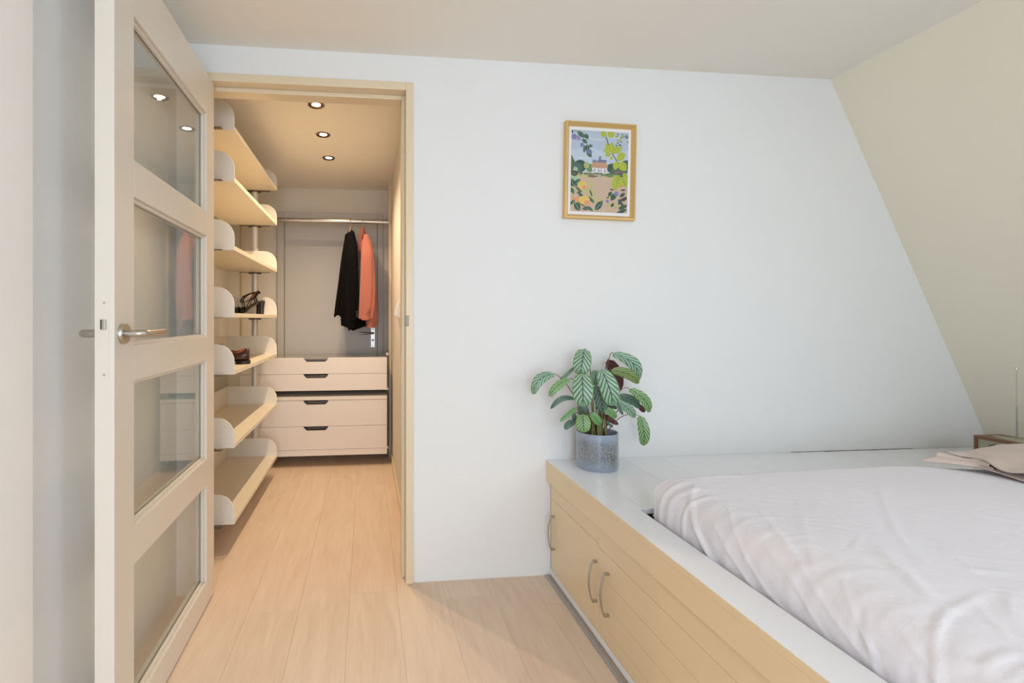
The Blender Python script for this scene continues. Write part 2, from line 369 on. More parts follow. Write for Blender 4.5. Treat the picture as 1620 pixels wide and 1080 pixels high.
# closet
obj('wall_closet_left', MB().box(XLC-.1, XLC, YB2, YE, 0, ZC), M['closetwall'], kind='structure')
obj('wall_closet_right', MB().box(XRC, XRC+.1, YB2, YE, 0, ZC), M['closetwall'], kind='structure')
obj('wall_closet_back', MB().box(XLC-.1, XRC+.1, YE, YE+.1, 0, ZC), M['closetwall'], kind='structure')
obj('baseboard_closet_right', MB().box(XRC-.010, XRC, YB2+.01, 3.90, 0, .055), M['trim'], kind='structure', bevel=.002)

# doorway frame
fr = MB()
ax0, ax1 = .165, .197   # right architrave
Yf = 2.032
fr.box(ax0, ax1, Yf, YB2, 0, 2.118)                       # right jamb with flat face
fr.box(.150, ax0, 2.085, 2.155, 0, 2.084)                 # right stop
fr.box(-.690, -.662, Yf, YB2, 0, 2.118)                   # left jamb
fr.box(-.662, ax0, Yf, YB2, 2.084, 2.118)                 # head
fr.box(-.662, .150, 2.085, 2.155, 2.066, 2.084)
tf = obj('trim_2', fr, M['trim'], kind='structure', bevel=.0025, label='beige gloss painted frame of the closet doorway')
obj('strike_plate', MB().box(.166, .178, Yf-.0015, Yf+.001, 1.088, 1.134).box(.1635, .1665, Yf, Yf+.03, 1.088, 1.134), M['strike'], tf, bevel=.0005)
# slim boxing at the end of the closet's right wall
obj('trim_3', MB().box(.178, XRC, 3.93, 3.972, 0, 2.236), M['trim'], kind='structure', bevel=.002)
# panels at the back left of the closet
b = MB(); b.box(-1.05, -1.03, YE-.02, YE, 0, 2.0); 
obj('trim_4', b, M['trim'], kind='structure', bevel=.002)

# ------------------------------------------------------------------ glazed bedroom door, standing open
dz0, dz1 = .008, 2.075
ang = math.atan2(.013, .80)
d1 = empty('door_1', (-.618, 2.040, 0), 0); d1.rotation_euler = (0, 0, ang)
d1['kind'] = 'structure'; d1['label'] = 'cream painted door with four glass panes standing open at the left'
# local frame: leaf runs along -y, thickness towards -x
T = .045; Lf = .806
def dloc(mb): return mb
ys0, ys1 = -Lf, -Lf+.104      # lock stile
yh0, yh1 = -.092, 0           # hinge stile
obj('stile', MB().box(-T, 0, ys0, ys1, dz0, dz1), M['door'], d1, bevel=.0015, world=False)
obj('stile', MB().box(-T, 0, yh0, yh1, dz0, dz1), M['door'], d1, bevel=.0015, world=False)
rails = [(dz0, .10), (.475, .577), (.957, 1.05), (1.440, 1.533), (1.915, dz1)]
for a, c in rails: obj('rail', MB().box(-T, 0, ys1+.0005, yh0-.0005, a, c), M['door'], d1, bevel=.0015, world=False)
panes = [(.10, .475), (.577, .957), (1.05, 1.44), (1.533, 1.915)]
for a, c in panes:
    bd = MB(); g = .010
    for xx0, xx1 in ((-.020, -.010), (-.035, -.025)):
        bd.box(xx0, xx1, ys1, ys1+g, a, c).box(xx0, xx1, yh0-g, yh0, a, c).box(xx0, xx1, ys1+g, yh0-g, a, a+g).box(xx0, xx1, ys1+g, yh0-g, c-g, c)
    obj('glazing_bead', bd, M['door'], d1, bevel=.001, world=False)
    obj('glass_pane', MB().box(-.0245, -.0205, ys1+.001, yh0-.001, a+.001, c-.001), M['glass'], d1, world=False)
# lever handles
hz = 1.083; hy = ys0+.040
for sgn in (1, -1):
    x0 = 0 if sgn > 0 else -T
    rot = Matrix.Rotation(PI/2*sgn, 4, 'Y')
    h = MB(); h.lathe([(0, 0), (.026, 0), (.026, .007), (.024, .010), (.012, .0105), (.0, .0105)], (x0, hy, hz), 32, rot)
    ho = obj('handle_rose', h, M['steel'], d1, smooth=35, world=False)
    pts = [(x0+sgn*.008, hy, hz), (x0+sgn*.035, hy, hz)]
    for k in range(1, 7):
        a = k/6*PI/2; pts.append((x0+sgn*(.035+.018*math.sin(a)), hy+.018*(1-math.cos(a)), hz))
    pts += [(x0+sgn*.053, hy+.06, hz), (x0+sgn*.052, hy+.118, hz+.001)]
    obj('lever', MB().tube(pts, .0095, 14), M['steel'], ho, smooth=45, world=False)
# latch plate in the narrow edge
def rrect(w, h, r, n=6):
    pts = []
    for cx_, cz_, a0 in ((w/2-r, h/2-r, 0), (-w/2+r, h/2-r, PI/2), (-w/2+r, -h/2+r, PI), (w/2-r, -h/2+r, 1.5*PI)):
        for k in range(n+1):
            a = a0+PI/2*k/n; pts.append((cx_+r*math.cos(a), cz_+r*math.sin(a)))
    return pts
pp = [(x-T/2, z+1.072) for x, z in rrect(.0215, .205, .0105)]
lp = obj('latch_plate', MB().prism(pp, ys0-.0012, ys0+.001, 'y'), M['door'], d1, world=False, label='white painted latch plate with screws')
obj('latch_bolt', MB().prism([(-T/2-.002, 1.094), (-T/2+.006, 1.094), (-T/2+.006, 1.118), (-T/2-.001, 1.118)], ys0-.009, ys0-.001, 'y'), M['chrome'], lp, bevel=.001, world=False)
obj('latch_slot', MB().box(-T/2-.009, -T/2-.002, ys0-.0016, ys0-.001, 1.094, 1.118), M['darkmetal'], lp, world=False)
for zz in (1.158, .985): obj('screw', MB().lathe([(0, .0004), (.003, .0004), (.0034, 0)], (-T/2, ys0-.0012, zz), 12, Matrix.Rotation(PI/2, 4, 'X')), M['alu'], lp, world=False)

# ------------------------------------------------------------------ closet back door
d2 = empty('door_2', (-.30, YE, 0)); d2['kind'] = 'structure'; d2['label'] = 'greige flush door at the back of the closet'
obj('door_leaf', MB().box(-.692, .090, YE-.018, YE-.001, .02, 1.968), M['doorgrey'], d2, bevel=.002)
c_ = MB(); c_.box(-.752, -.697, YE-.030, YE-.001, 0, 2.025).box(.095, .140, YE-.030, YE-.001, 0, 2.025).box(-.697, .095, YE-.030, YE-.001, 1.973, 2.025)
obj('door_casing', c_, M['doorgrey'], d2, bevel=.003)
hp = obj('handle_plate', MB().box(.035, .072, YE-.024, YE-.018, .872, 1.044), M['alu'], d2, bevel=.002)
obj('door_lever', MB().tube([(.055, YE-.024, .996), (.055, YE-.062, .996), (.045, YE-.070, .996), (-.062, YE-.070, .996)], .009, 12), M['steel'], hp, smooth=50)
obj('keyhole', MB().lathe([(0, .0005), (.009, .0005), (.0095, 0)], (.053, YE-.0242, .935), 14, Matrix.Rotation(PI/2, 4, 'X')), M['darkmetal'], hp)
for zz in (.885, 1.031): obj('screw', MB().lathe([(0, .0006), (.004, .0006), (.0045, 0)], (.053, YE-.0242, zz), 10, Matrix.Rotation(PI/2, 4, 'X')), M['darkmetal'], hp)

# wall switch in the closet
sw = empty('light_switch', (XRC, 2.985, 1.12)); tag(sw, 'white rocker light switch on the closet right-hand wall', 'switch')
obj('switch_plate', MB().box(XRC-.009, XRC, 2.945, 3.025, 1.125, 1.222), M['whiteplastic'], sw, bevel=.002)
obj('rocker', MB().prism([(XRC-.009, 1.135), (XRC-.032, 1.140), (XRC-.018, 1.214), (XRC-.009, 1.212)], 2.955, 3.015, 'y'), M['whiteplastic'], sw, bevel=.001)

# ------------------------------------------------------------------ closet downlights
lampY = [2.563, 2.972, 3.399]
names = ['recessed closet downlight nearest the doorway', 'middle one of the three recessed closet downlights', 'recessed closet downlight nearest the back door']
for i, yy in enumerate(lampY):
    e = empty('downlight', (-.262, yy, ZC)); tag(e, names[i], 'ceiling light', 'three downlights in the closet ceiling')
    obj('lamp_ring', MB().lathe([(.0425, 0), (.0425, -.004), (.038, -.007), (.034, -.006), (.026, -.001), (.022, -.001)], (-.262, yy, ZC), 40), M['lampring'], e, smooth=30)
    obj('bulb', MB().lathe([(0, -.005), (.010, -.0045), (.020, -.002), (.024, -.0005)], (-.262, yy, ZC), 28), M['bulb'], e, smooth=60)
    l = bpy.data.lights.new('downlight_beam', 'SPOT'); l.energy = 31; l.color = (1, .76, .50); l.spot_size = math.radians(140); l.spot_blend = 1.0; l.shadow_soft_size = .006
    lo = bpy.data.objects.new('downlight_beam', l); C.objects.link(lo); lo.parent = e; lo.location = (0, 0, -.0125)

# ------------------------------------------------------------------ tray shelving on a pole
XF = -.63; XB = -.965; Y1 = 2.395; Y2 = 3.487
su = empty('tray_shelving', (-.79, 3.0, 0)); tag(su, 'tall closet shelving of seven cream trays clamped on aluminium poles', 'shelving')
PX = -.785
for py in (3.515, 2.37):
    obj('pole', MB().tube([(PX, py, 0), (PX, py, ZC-.001)], .0225, 20), M['pole'], su, smooth=50)
trayz = [2.022, 1.776, 1.447, 1.125, .852, .500, .135]
th = .022
def endpanel(y0, y1, z):
    r = .085; H = .145; pts = [(XB, z), (XF+.001, z), (XF+.001, z+H-r)]
    for k in range(1, 9):
        a = k/8*PI/2; pts.append((XF+.001-r+r*math.cos(a), z+H-r+r*math.sin(a)))
    pts.append((XB, z+H))
    return MB().prism(pts, y0, y1, 'y')
for z in trayz:
    t = obj('tray', MB().box(XB, XF, Y1, Y2, z, z+th), M['tray'], su, bevel=.0015)
    obj('end_panel', endpanel(Y1-.006, Y1, z+.002), M['trayend'], t, bevel=.001)
    obj('end_panel', endpanel(Y2, Y2+.006, z+.002), M['trayend'], t, bevel=.001)
    obj('back_panel', MB().box(XB-.006, XB, Y1, Y2, z+.002, z+.147), M['tray'], t, bevel=.001)
    for py in (3.515, 2.37):
        cl = MB(); cl.lathe([(.024, -.010), (.031, -.010), (.031, 0), (.024, 0)], (PX, py, z-.001), 24)
        cl.box(PX-.105, PX+.105, py-.016, py+.012, z-.0025, z-.0003)
        for s_ in (-1, 1): cl.lathe([(0, -.012), (.008, -.012), (.008, -.002)], (PX+s_*.036, py, z), 12)
        obj('clamp', cl, M['darkmetal'], t, smooth=35)

# ------------------------------------------------------------------ drawers
DY0, DY1, DXa, DXb = 3.70, 4.17, -.935, .155
dw = empty('drawer_unit', (-.39, 3.95, 0)); tag(dw, 'cream closet drawer unit with a grey glass top hung between uprights', 'drawers')
def case(z0, z1, top):
    b = MB(); t = .016; y0 = DY0+.020
    b.box(DXa, DXa+t, y0, DY1, z0, z1).box(DXb-t, DXb, y0, DY1, z0, z1).box(DXa+t, DXb-t, DY1-t, DY1, z0, z1).box(DXa+t, DXb-t, y0, DY1-t, z0, z0+t)
    if top: b.box(DXa+t, DXb-t, y0, DY1-t, z1-t, z1)
    return obj('case', b, M['drawer'], dw, bevel=.001)
def front(z0, z1, notch=True):
    c0, wt, wb, dp = -.380, .094, .068, .031
    poly = [(DXa, z0), (DXb, z0), (DXb, z1)]
    if notch:
        poly += [(c0+wt, z1)]
        for k in range(5):
            a = k/4; poly.append((c0+wb+.014*(1-a)**2, z1-dp+.012*(1-a)**2))
        for k in range(5):
            a = k/4; poly.append((c0-wb-.014*a**2, z1-dp+.012*a**2))
        poly += [(c0-wt, z1)]
    poly.append((DXa, z1))
    o = obj('drawer', MB().prism(poly, DY0, DY0+.017, 'y'), M['drawer'], dw, bevel=.0008)
    obj('notch_shade_sheet', MB().box(DXa+.03, DXb-.03, DY0+.055, DY0+.067, z0+.01, z1-.014), M['darkmetal'], o)  # thin dark sheet painting the shade of the interior behind the notch
    return o
cu = case(.578, .812, False)
obj('glass_top', MB().box(DXa, DXb, DY0+.019, DY1, .8125, .820), M['glasstop'], dw, bevel=.001)
front(.578, .7025); front(.7045, .826)
cl_ = case(.090, .532, True)
front(.310, .503); front(.134, .308)
obj('bottom_rail', MB().box(DXa, DXb, DY0, DY0+.019, .088, .132), M['drawer'], dw, bevel=.0008)
obj('top_rail', MB().box(DXa, DXb, DY0, DY0+.019, .506, .532), M['drawer'], dw, bevel=.0008)
for ux, uy in ((.166, 3.93), (DXa-.013, 3.83)):
    u_ = obj('upright', MB().box(ux-.009, ux+.009, uy-.012, uy+.012, 0, .86), M['darkmetal'], dw, bevel=.002)
    for zz in (.08, .555, .835): obj('connector', MB().box(ux-.012, ux+.012, uy-.018, uy-.0121, zz-.012, zz+.012), M['chrome'], u_, bevel=.002)

# ------------------------------------------------------------------ clothes rail and jackets
rl = empty('clothes_rail', (-.37, 3.95, 1.905)); tag(rl, 'oval steel clothes rail across the back of the closet', 'rail')
rp = []
for xx in (XLC, .199):
    rp.append([(xx, 3.95+.010*math.cos(a), 1.910+.018*math.sin(a)) for a in [2*PI*k/20 for k in range(20)]])
obj('rod', MB().loft(rp), M['steel'], rl, smooth=40)
for xx in (XLC, .193): obj('rail_socket', MB().box(xx, xx+.006, 3.93, 3.975, 1.880, 1.945), M['steel'], rl, bevel=.002)

def PZ(zx, zy, Y=3.9): return P(510+zx/4, 330+zy/4, Y)
def cloth_loft(levels, yc, yw, fold=.006, n=40, seed=0, flat=.75, yfun=None):
    """levels: (image y, left, right) outline of a hanging garment piece, converted at depth 3.9"""
    rings = []
    m = 26
    ys = [l[0] for l in levels]
    for i in range(m+1):
        t = i/m; yy = ys[0]+(ys[-1]-ys[0])*t
        xl = np.interp(yy, ys, [l[1] for l in levels]); xr = np.interp(yy, ys, [l[2] for l in levels])
        pl_, pr_ = PZ(xl, yy), PZ(xr, yy); z = pl_.z; cx_ = (pl_.x+pr_.x)/2; hw = (pr_.x-pl_.x)/2
        wy = yw(t) if callable(yw) else yw; yc_ = yc(t) if callable(yc) else yc
        ring = []
        for k in range(n):
            a = 2*PI*k/n; ca, sa = math.cos(a), math.sin(a)
            ex = math.copysign(abs(ca)**flat, ca); ey = math.copysign(abs(sa)**flat, sa)
            f_ = 1+fold/max(hw, .02)*(math.sin(a*5+seed+t*2)*t+.6*math.sin(a*9+seed*2+t*3)*t)
            ring.append((cx_+hw*ex*f_, yc_+wy*ey*f_, z+.010*t*math.sin(a*2+seed)))
        rings.append(ring)
    return MB().loft(rings)
def hanger(e, u, ztop):
    hx = u
    pts = []
    for k in range(13):
        a = -PI*.15+k/12*PI*1.2; pts.append((hx, 3.95+.0195*math.cos(a), 1.930+.0195*math.sin(a)-.0185+.0175))
    pts = pts[::-1]; pts = [(hx, 3.95+.0205*math.cos(a), 1.912+.0205*math.sin(a)) for a in [PI*(-.1)+PI*1.2*k/12 for k in range(13)]]
    pts = pts[:]; pts += [(hx, 3.95-.004, 1.882), (hx, 3.95, ztop-.01)]
    obj('hanger_hook', MB().tube(pts, .0022, 8), M['chrome'], e, smooth=60)
    obj('hanger_neck', MB().tube([(hx, 3.95, ztop+.016), (hx, 3.95, ztop-.012)], [.008, .014], 12), M['hanger'], e, smooth=60)
# black velvet jacket
hx = P(554.5, 350, 3.95).x
jb = empty('jacket', (hx, 3.95, 1.90)); tag(jb, 'black velvet jacket on a hanger, left of the salmon one', 'jacket', 'jackets on the closet rail')
obj('body', cloth_loft([(134, 166, 196), (150, 156, 204), (200, 144, 214), (300, 132, 224), (500, 118, 228), (640, 116, 232), (745, 120, 236)], lambda t: 3.95-.01*t, lambda t: .03+.16*min(1, t*6)**.5+.02*t, seed=1), M['blackcloth'], jb, smooth=80)
obj('sleeve', cloth_loft([(165, 168, 206), (260, 160, 226), (450, 162, 230), (600, 168, 230), (700, 174, 228)], lambda t: 3.80-.05*min(1, t*4)+.02*t, .042, seed=2), M['blackcloth'], jb, smooth=80)
obj('sleeve', cloth_loft([(170, 146, 176), (300, 126, 170), (500, 102, 150), (678, 80, 122)], lambda t: 3.86-.03*t, .045, seed=4), M['blackcloth'], jb, smooth=80)
obj('front_panel', cloth_loft([(600, 160, 255), (690, 158, 268), (735, 166, 272), (762, 172, 196)], 3.80, .02, seed=5), M['blackcloth'], jb, smooth=80)
obj('lapel', cloth_loft([(130, 168, 190), (160, 166, 176), (200, 168, 172)], 3.85, .02, seed=3), M['steel'], jb, smooth=80, label='grey lining edge')
for k in range(3):
    p = PZ(219, 652+k*14, 3.80-.05-.030); obj('cuff_button', MB().lathe([(0, .003), (.006, .003), (.007, 0)], p, 12, Matrix.Rotation(PI/2, 4, 'X')), M['sole'], jb)
hanger(jb, hx, PZ(0, 128).z)
# salmon jacket
hx2 = P(573.5, 350, 3.95).x
js = empty('jacket', (hx2, 3.95, 1.90)); tag(js, 'salmon pink wool jacket on a hanger, right of the black one', 'jacket', 'jackets on the closet rail')
obj('body', cloth_loft([(134, 246, 270), (170, 234, 284), (260, 232, 312), (380, 240, 328), (560, 244, 342), (700, 250, 347), (745, 256, 340)], lambda t: 3.965, lambda t: .03+.15*min(1, t*6)**.5+.02*t, seed=7), M['salmon'], js, smooth=80)
obj('sleeve', cloth_loft([(180, 262, 290), (240, 250, 314), (350, 244, 326), (500, 240, 332), (620, 235, 328), (697, 232, 316)], lambda t: 3.80-.05*min(1, t*4)+.01*t, .045, seed=8), M['salmon'], js, smooth=80)
obj('collar', cloth_loft([(128, 248, 268), (170, 232, 270), (240, 230, 250), (290, 232, 240)], 3.84, .03, seed=9), M['salmonin'], js, smooth=80, label='darker salmon collar and lapel')
for k in range(4):
    p = PZ(292+4*k-6, 664-k*9, 3.706); obj('cuff_button', MB().lathe([(0, .003), (.006, .003), (.007, 0)], p, 12, Matrix.Rotation(PI/2, 4, 'X')), M['salmonin'], js)
hanger(js, hx2, PZ(0, 126).z)

# ------------------------------------------------------------------ shoes
def shoe_loft(st, c, rz, n=20):
    """st: stations (x along, z bottom, z top, half width, lean) -> mesh in world"""
    R = Matrix.Rotation(rz, 4, 'Z'); rings = []
    for x_, zb, zt, hw in st:
        ring = []
        for k in range(n):
            a = 2*PI*k/n; ca, sa = math.cos(a), math.sin(a)
            yy = hw*math.copysign(abs(ca)**.8, ca); zz = (zb+zt)/2+(zt-zb)/2*math.copysign(abs(sa)**.7, sa)
            if sa > 0: yy *= (1-.35*sa)
            ring.append(R @ Vector((x_, yy, zz))+Vector(c))
        rings.append(ring)
    return MB().loft(rings)
# oxford: toe to the left (-x), heel at right
zt5 = trayz[4]+th
ox = empty('oxford_shoe', (-.775, 2.72, zt5)); tag(ox, 'dark brown leather lace-up shoe standing on the fifth tray from the top', 'shoe')
c0 = (-.775, 2.72, zt5)
st = [(-.142, .018, .030, .012), (-.135, .014, .044, .028), (-.11, .012, .056, .042), (-.07, .012, .066, .047), (-.03, .014, .082, .044), (.0, .016, .088, .038), (.04, .018, .070, .034), (.08, .018, .066, .033), (.11, .018, .078, .031), (.128, .018, .086, .026), (.138, .020, .088, .015)]
obj('upper', shoe_loft(st, c0, 0), M['leather'], ox, smooth=70)
obj('lining', shoe_loft([(.0, .06, .0905, .020), (.03, .055, .078, .024), (.07, .052, .0715, .025), (.10, .055, .082, .021), (.118, .062, .088, .012)], c0, 0), M['leatherin'], ox, smooth=70, label='tan leather lining')
obj('sole', shoe_loft([(-.146, .010, .020, .014), (-.13, .006, .017, .036), (-.09, .004, .015, .049), (-.04, .004, .016, .046), (.02, .012, .022, .036), (.08, .012, .022, .036), (.12, .012, .022, .033), (.141, .012, .022, .018)], c0, 0), M['sole'], ox, smooth=50)
hb = []
for z_ in (0, .014):
    hb.append([(c0[0]+.104+.040*math.cos(a)*(1 if math.cos(a) > 0 else .9), c0[1]+.034*math.sin(a), c0[2]+z_) for a in [2*PI*k/20 for k in range(20)]])
obj('heel', MB().loft(hb), M['sole'], ox, smooth=50)
lc = MB()
for k in range(4):
    xx = c0[0]-.055+k*.016; zz = c0[2]+.072+k*.0045
    lc.tube([(xx-.003, c0[1]-.026, zz-.006), (xx, c0[1], zz+.006), (xx+.003, c0[1]+.026, zz-.006)], .0016, 6)
for s_ in (-1, 1):
    pts = [(c0[0]-.008+s_*.003+.014*math.sin(a)*s_-.012, c0[1]-.004+.012*s_*math.sin(a), c0[2]+.092+.008*(1-math.cos(a))) for a in [2*PI*k/12 for k in range(13)]]
    lc.tube(pts, .0015, 6)
lc.tube([(c0[0]-.02, c0[1]-.005, c0[2]+.094), (c0[0]-.045, c0[1]-.022, c0[2]+.10), (c0[0]-.055, c0[1]-.03, c0[2]+.08)], .0015, 6)
lc.tube([(c0[0]-.02, c0[1]-.005, c0[2]+.094), (c0[0]-.035, c0[1]-.012, c0[2]+.108), (c0[0]-.048, c0[1]-.02, c0[2]+.104)], .0015, 6)
obj('laces', lc, M['sole'], ox, smooth=60)

zt4 = trayz[3]+th
def sandal(c, rz, lab):
    e = empty('heeled_sandal', c, 0); tag(e, lab, 'sandal', 'strappy sandals on the fourth tray')
    R = Matrix.Rotation(rz, 4, 'Z'); W = lambda p: R @ Vector(p)+Vector(c)
    # footbed from toe (-x) up to the heel (+x)
    xs = [-.115, -.10, -.07, -.04, -.01, .02, .05, .08, .10]
    zs = [.012, .010, .010, .014, .030, .055, .076, .086, .088]
    ws = [.012, .030, .038, .037, .030, .024, .024, .026, .016]
    rings = []
    for x_, z_, w_ in zip(xs, zs, ws):
        rings.append([W((x_, w_*math.cos(a), z_+.009*math.sin(a))) for a in [2*PI*k/16 for k in range(16)]])
    obj('footbed', MB().loft(rings), M['blackleather'], e, smooth=60)
    hr = []
    for z_, r_ in ((0, .019), (.04, .019), (.086, .024)):
        hr.append([W((.083-.004*(1-z_/.086)+r_*.85*math.copysign(abs(math.cos(a))**.5, math.cos(a)), r_*math.copysign(abs(math.sin(a))**.5, math.sin(a)), z_)) for a in [2*PI*k/16+.01 for k in range(16)]])
    obj('block_heel', MB().loft(hr), M['blackleather'], e, smooth=50)
    def strap(pts, wdt=.011, m='blackleather', nm='strap'):
        # flat ribbon through points, widened along the local binormal
        P_ = [Vector(p) for p in pts]; b_ = MB(); rg = []
        for i, p in enumerate(P_):
            t = (P_[min(i+1, len(P_)-1)]-P_[max(i-1, 0)]).normalized(); up = Vector((1, 0, .3)); s_ = (up-t*up.dot(t)).normalized(); q = t.cross(s_)
            rg.append([W(p+s_*wdt/2+q*.0018), W(p-s_*wdt/2+q*.0018), W(p-s_*wdt/2-q*.0018), W(p+s_*wdt/2-q*.0018)])
        b_.loft(rg); obj(nm, b_, M[m], e, smooth=50)
    arc = lambda x_, zb, H, w_, x2=0: [(x_+x2*math.sin(a), w_*math.cos(a), zb+H*math.sin(a)) for a in [PI*k/12 for k in range(13)]]
    strap(arc(-.082, .008, .040, .036), .04, nm='toe_strap')
    strap(arc(-.045, .010, .042, .037, .015), .010)
    loop = [(.02+.05*math.cos(a)-.01, .032*math.sin(a), .118+.028*math.sin(a*1+.4)*1+.012*math.cos(a)) for a in [2*PI*k/24 for k in range(25)]]
    strap(loop, .006, nm='ankle_strap')
    strap([(-.012, -.03, .03), (-.02, -.034, .06), (-.03, -.030, .095), (-.02, -.02, .125), (.01, -.015, .138)], .006)
    strap([(.06, -.026, .082), (.05, -.03, .11), (.055, -.022, .145), (.062, .0, .158), (.066, .02, .14)], .010)
    strap([(-.01, .03, .03), (.01, .0, .075), (.035, -.03, .12), (.05, -.02, .15)], .006, 'leatherin')
    return e
sandal((-.775, 3.30, zt4), .0, 'black strappy block-heel sandal standing in front on the fourth tray')
sandal((-.815, 3.40, zt4), .12, 'black strappy block-heel sandal behind its mate on the fourth tray')

# ------------------------------------------------------------------ raised storage platform
PT = .503; PXF = .780; PXP = .795; RX = .880; RY = 1.487; PY0 = -1.0
pf = empty('storage_platform', (1.9, .6, 0)); tag(pf, 'cream painted storage platform bed base with cabinet doors along its front', 'platform bed')
# front lip board and its fascia
obj('edge_strip', MB().box(PXF, PXF+.0022, PY0, YB-.001, PT-.018, PT-.0004), M['platfront'], pf)
obj('lip_board', MB().box(PXF+.0023, RX, PY0, RY, PT-.018, PT), M['platform'], pf, bevel=.001)
obj('lip_board', MB().box(PXF+.0023, RX+.012, RY+.0006, YB-.001, PT-.018, PT), M['platform'], pf, bevel=.0015)
obj('fascia_board', MB().box(PXF+.001, PXP+.02, PY0, YB-.001, .412, PT-.0186), M['platfront'], pf, bevel=.002)
# boards of the back shelf, running towards the window
edges = [RX+.0126, 1.118, 1.290, 1.49, 1.69, 1.89, 2.088, 2.29, 2.49, 2.72, 2.93]
for a, c in zip(edges[:-1], edges[1:]):
    obj('shelf_board', MB().box(a+.0006, c-.0006, RY, YB-.001 if a < 1.9 else YB-.004, PT-.018, PT), M['platform'], pf, bevel=.001)
for a, c in ((2.52, 2.72), (2.7206, 2.93)):
    obj('shelf_board', MB().box(a+.0006, c-.0006, PY0, RY-.001, PT-.018, PT), M['platform'], pf, bevel=.001)
# recess lining (dark) and its floor
b = MB(); b.box(PXP+.03, 2.93, PY0, YB-.01, .05, .07); b.box(RX-.03, RX-.012, PY0, RY, .07, PT-.019); b.box(RX-.012, 2.52, RY+.012, RY+.03, .07, PT-.019); b.box(2.53, 2.545, PY0, RY, .07, PT-.019)
obj('carcass', b, M['brown_recess'], pf)
obj('plinth', MB().box(PXP+.012, PXP+.03, PY0, YB-.002, 0, .41), M['platfront'], pf)
# door one: plain sliding panel
DYs = 1.593
def cab_door(y0, y1, zs, hys):
    first = None
    for i, (a, c) in enumerate(zs):
        o = obj('cabinet_door' if first is None else 'door_board', MB().box(PXP, PXP+.0115, y0, y1, a, c), M['platfront'], pf if first is None else first, bevel=.0012)
        first = first or o
    for hy_ in hys:
        za, zb_ = .139, .281
        pts = [(PXP-.016-.013*math.sin(PI*k/14)**.8, hy_, za+(zb_-za)*k/14) for k in range(15)]
        hb_ = MB(); rings = []
        for i, p in enumerate(pts):
            rings.append([(p[0]-.002, p[1]-.0055, p[2]), (p[0]-.002, p[1]+.0055, p[2]), (p[0]+.002, p[1]+.0055, p[2]), (p[0]+.002, p[1]-.0055, p[2])])
        hb_.loft(rings); hb_.box(PXP-.018, PXP, hy_-.0055, hy_+.0055, za-.001, za+.006); hb_.box(PXP-.018, PXP, hy_-.0055, hy_+.0055, zb_-.006, zb_+.001)
        obj('pull_handle', hb_, M['steel'], first, bevel=.001)
    return first
cab_door(DYs+.001, YB-.022, [(.034, .3435)], [1.985, 1.606])
obj('top_strip', MB().box(PXP, PXP+.0115, DYs+.001, YB-.022, .3450, .4115), M['platfront'], pf, bevel=.001)
cab_door(.72, DYs-.001, [(.034, .0835), (.0847, .1635), (.1647, .2435), (.2447, .3335), (.3347, .4115)], [1.522, .80])
cab_door(PY0, .718, [(.034, .0835), (.0847, .1635), (.1647, .2435), (.2447, .3335), (.3347, .4115)], [.66])
obj('base_strip', MB().box(PXP-.002, PXP+.0115, PY0, YB-.001, .012, .033), M['platform'], pf, bevel=.001)
obj('sliding_track', MB().box(.772, .7735, PY0, 2.04, 0, .007).box(.7735, .785, PY0, 2.04, 0, .003).box(.785, .7865, PY0, 2.04, 0, .007), M['alu'], pf)
# ragged plaster gap where the shelf meets the wall
gp = MB(); gl = []
for k in range(40): gl.append((1.95+k*.016, YB-.0015-random.choice([0, .0005, .003, .006])))
gp.prism(gl+[(2.574, YB-.0003), (1.95, YB-.0003)], PT, PT+.0015, 'z')
obj('wall_gap', gp, M['darkmetal'], pf, label='dark ragged gap along the wall')

# ------------------------------------------------------------------ mattress and duvet
mt = obj('mattress', MB().box(.93, 2.46, -.9, 1.40, .0702, .50), M['mattress'], bevel=.04); tag(mt, 'pale mattress under the pink duvet', 'mattress')

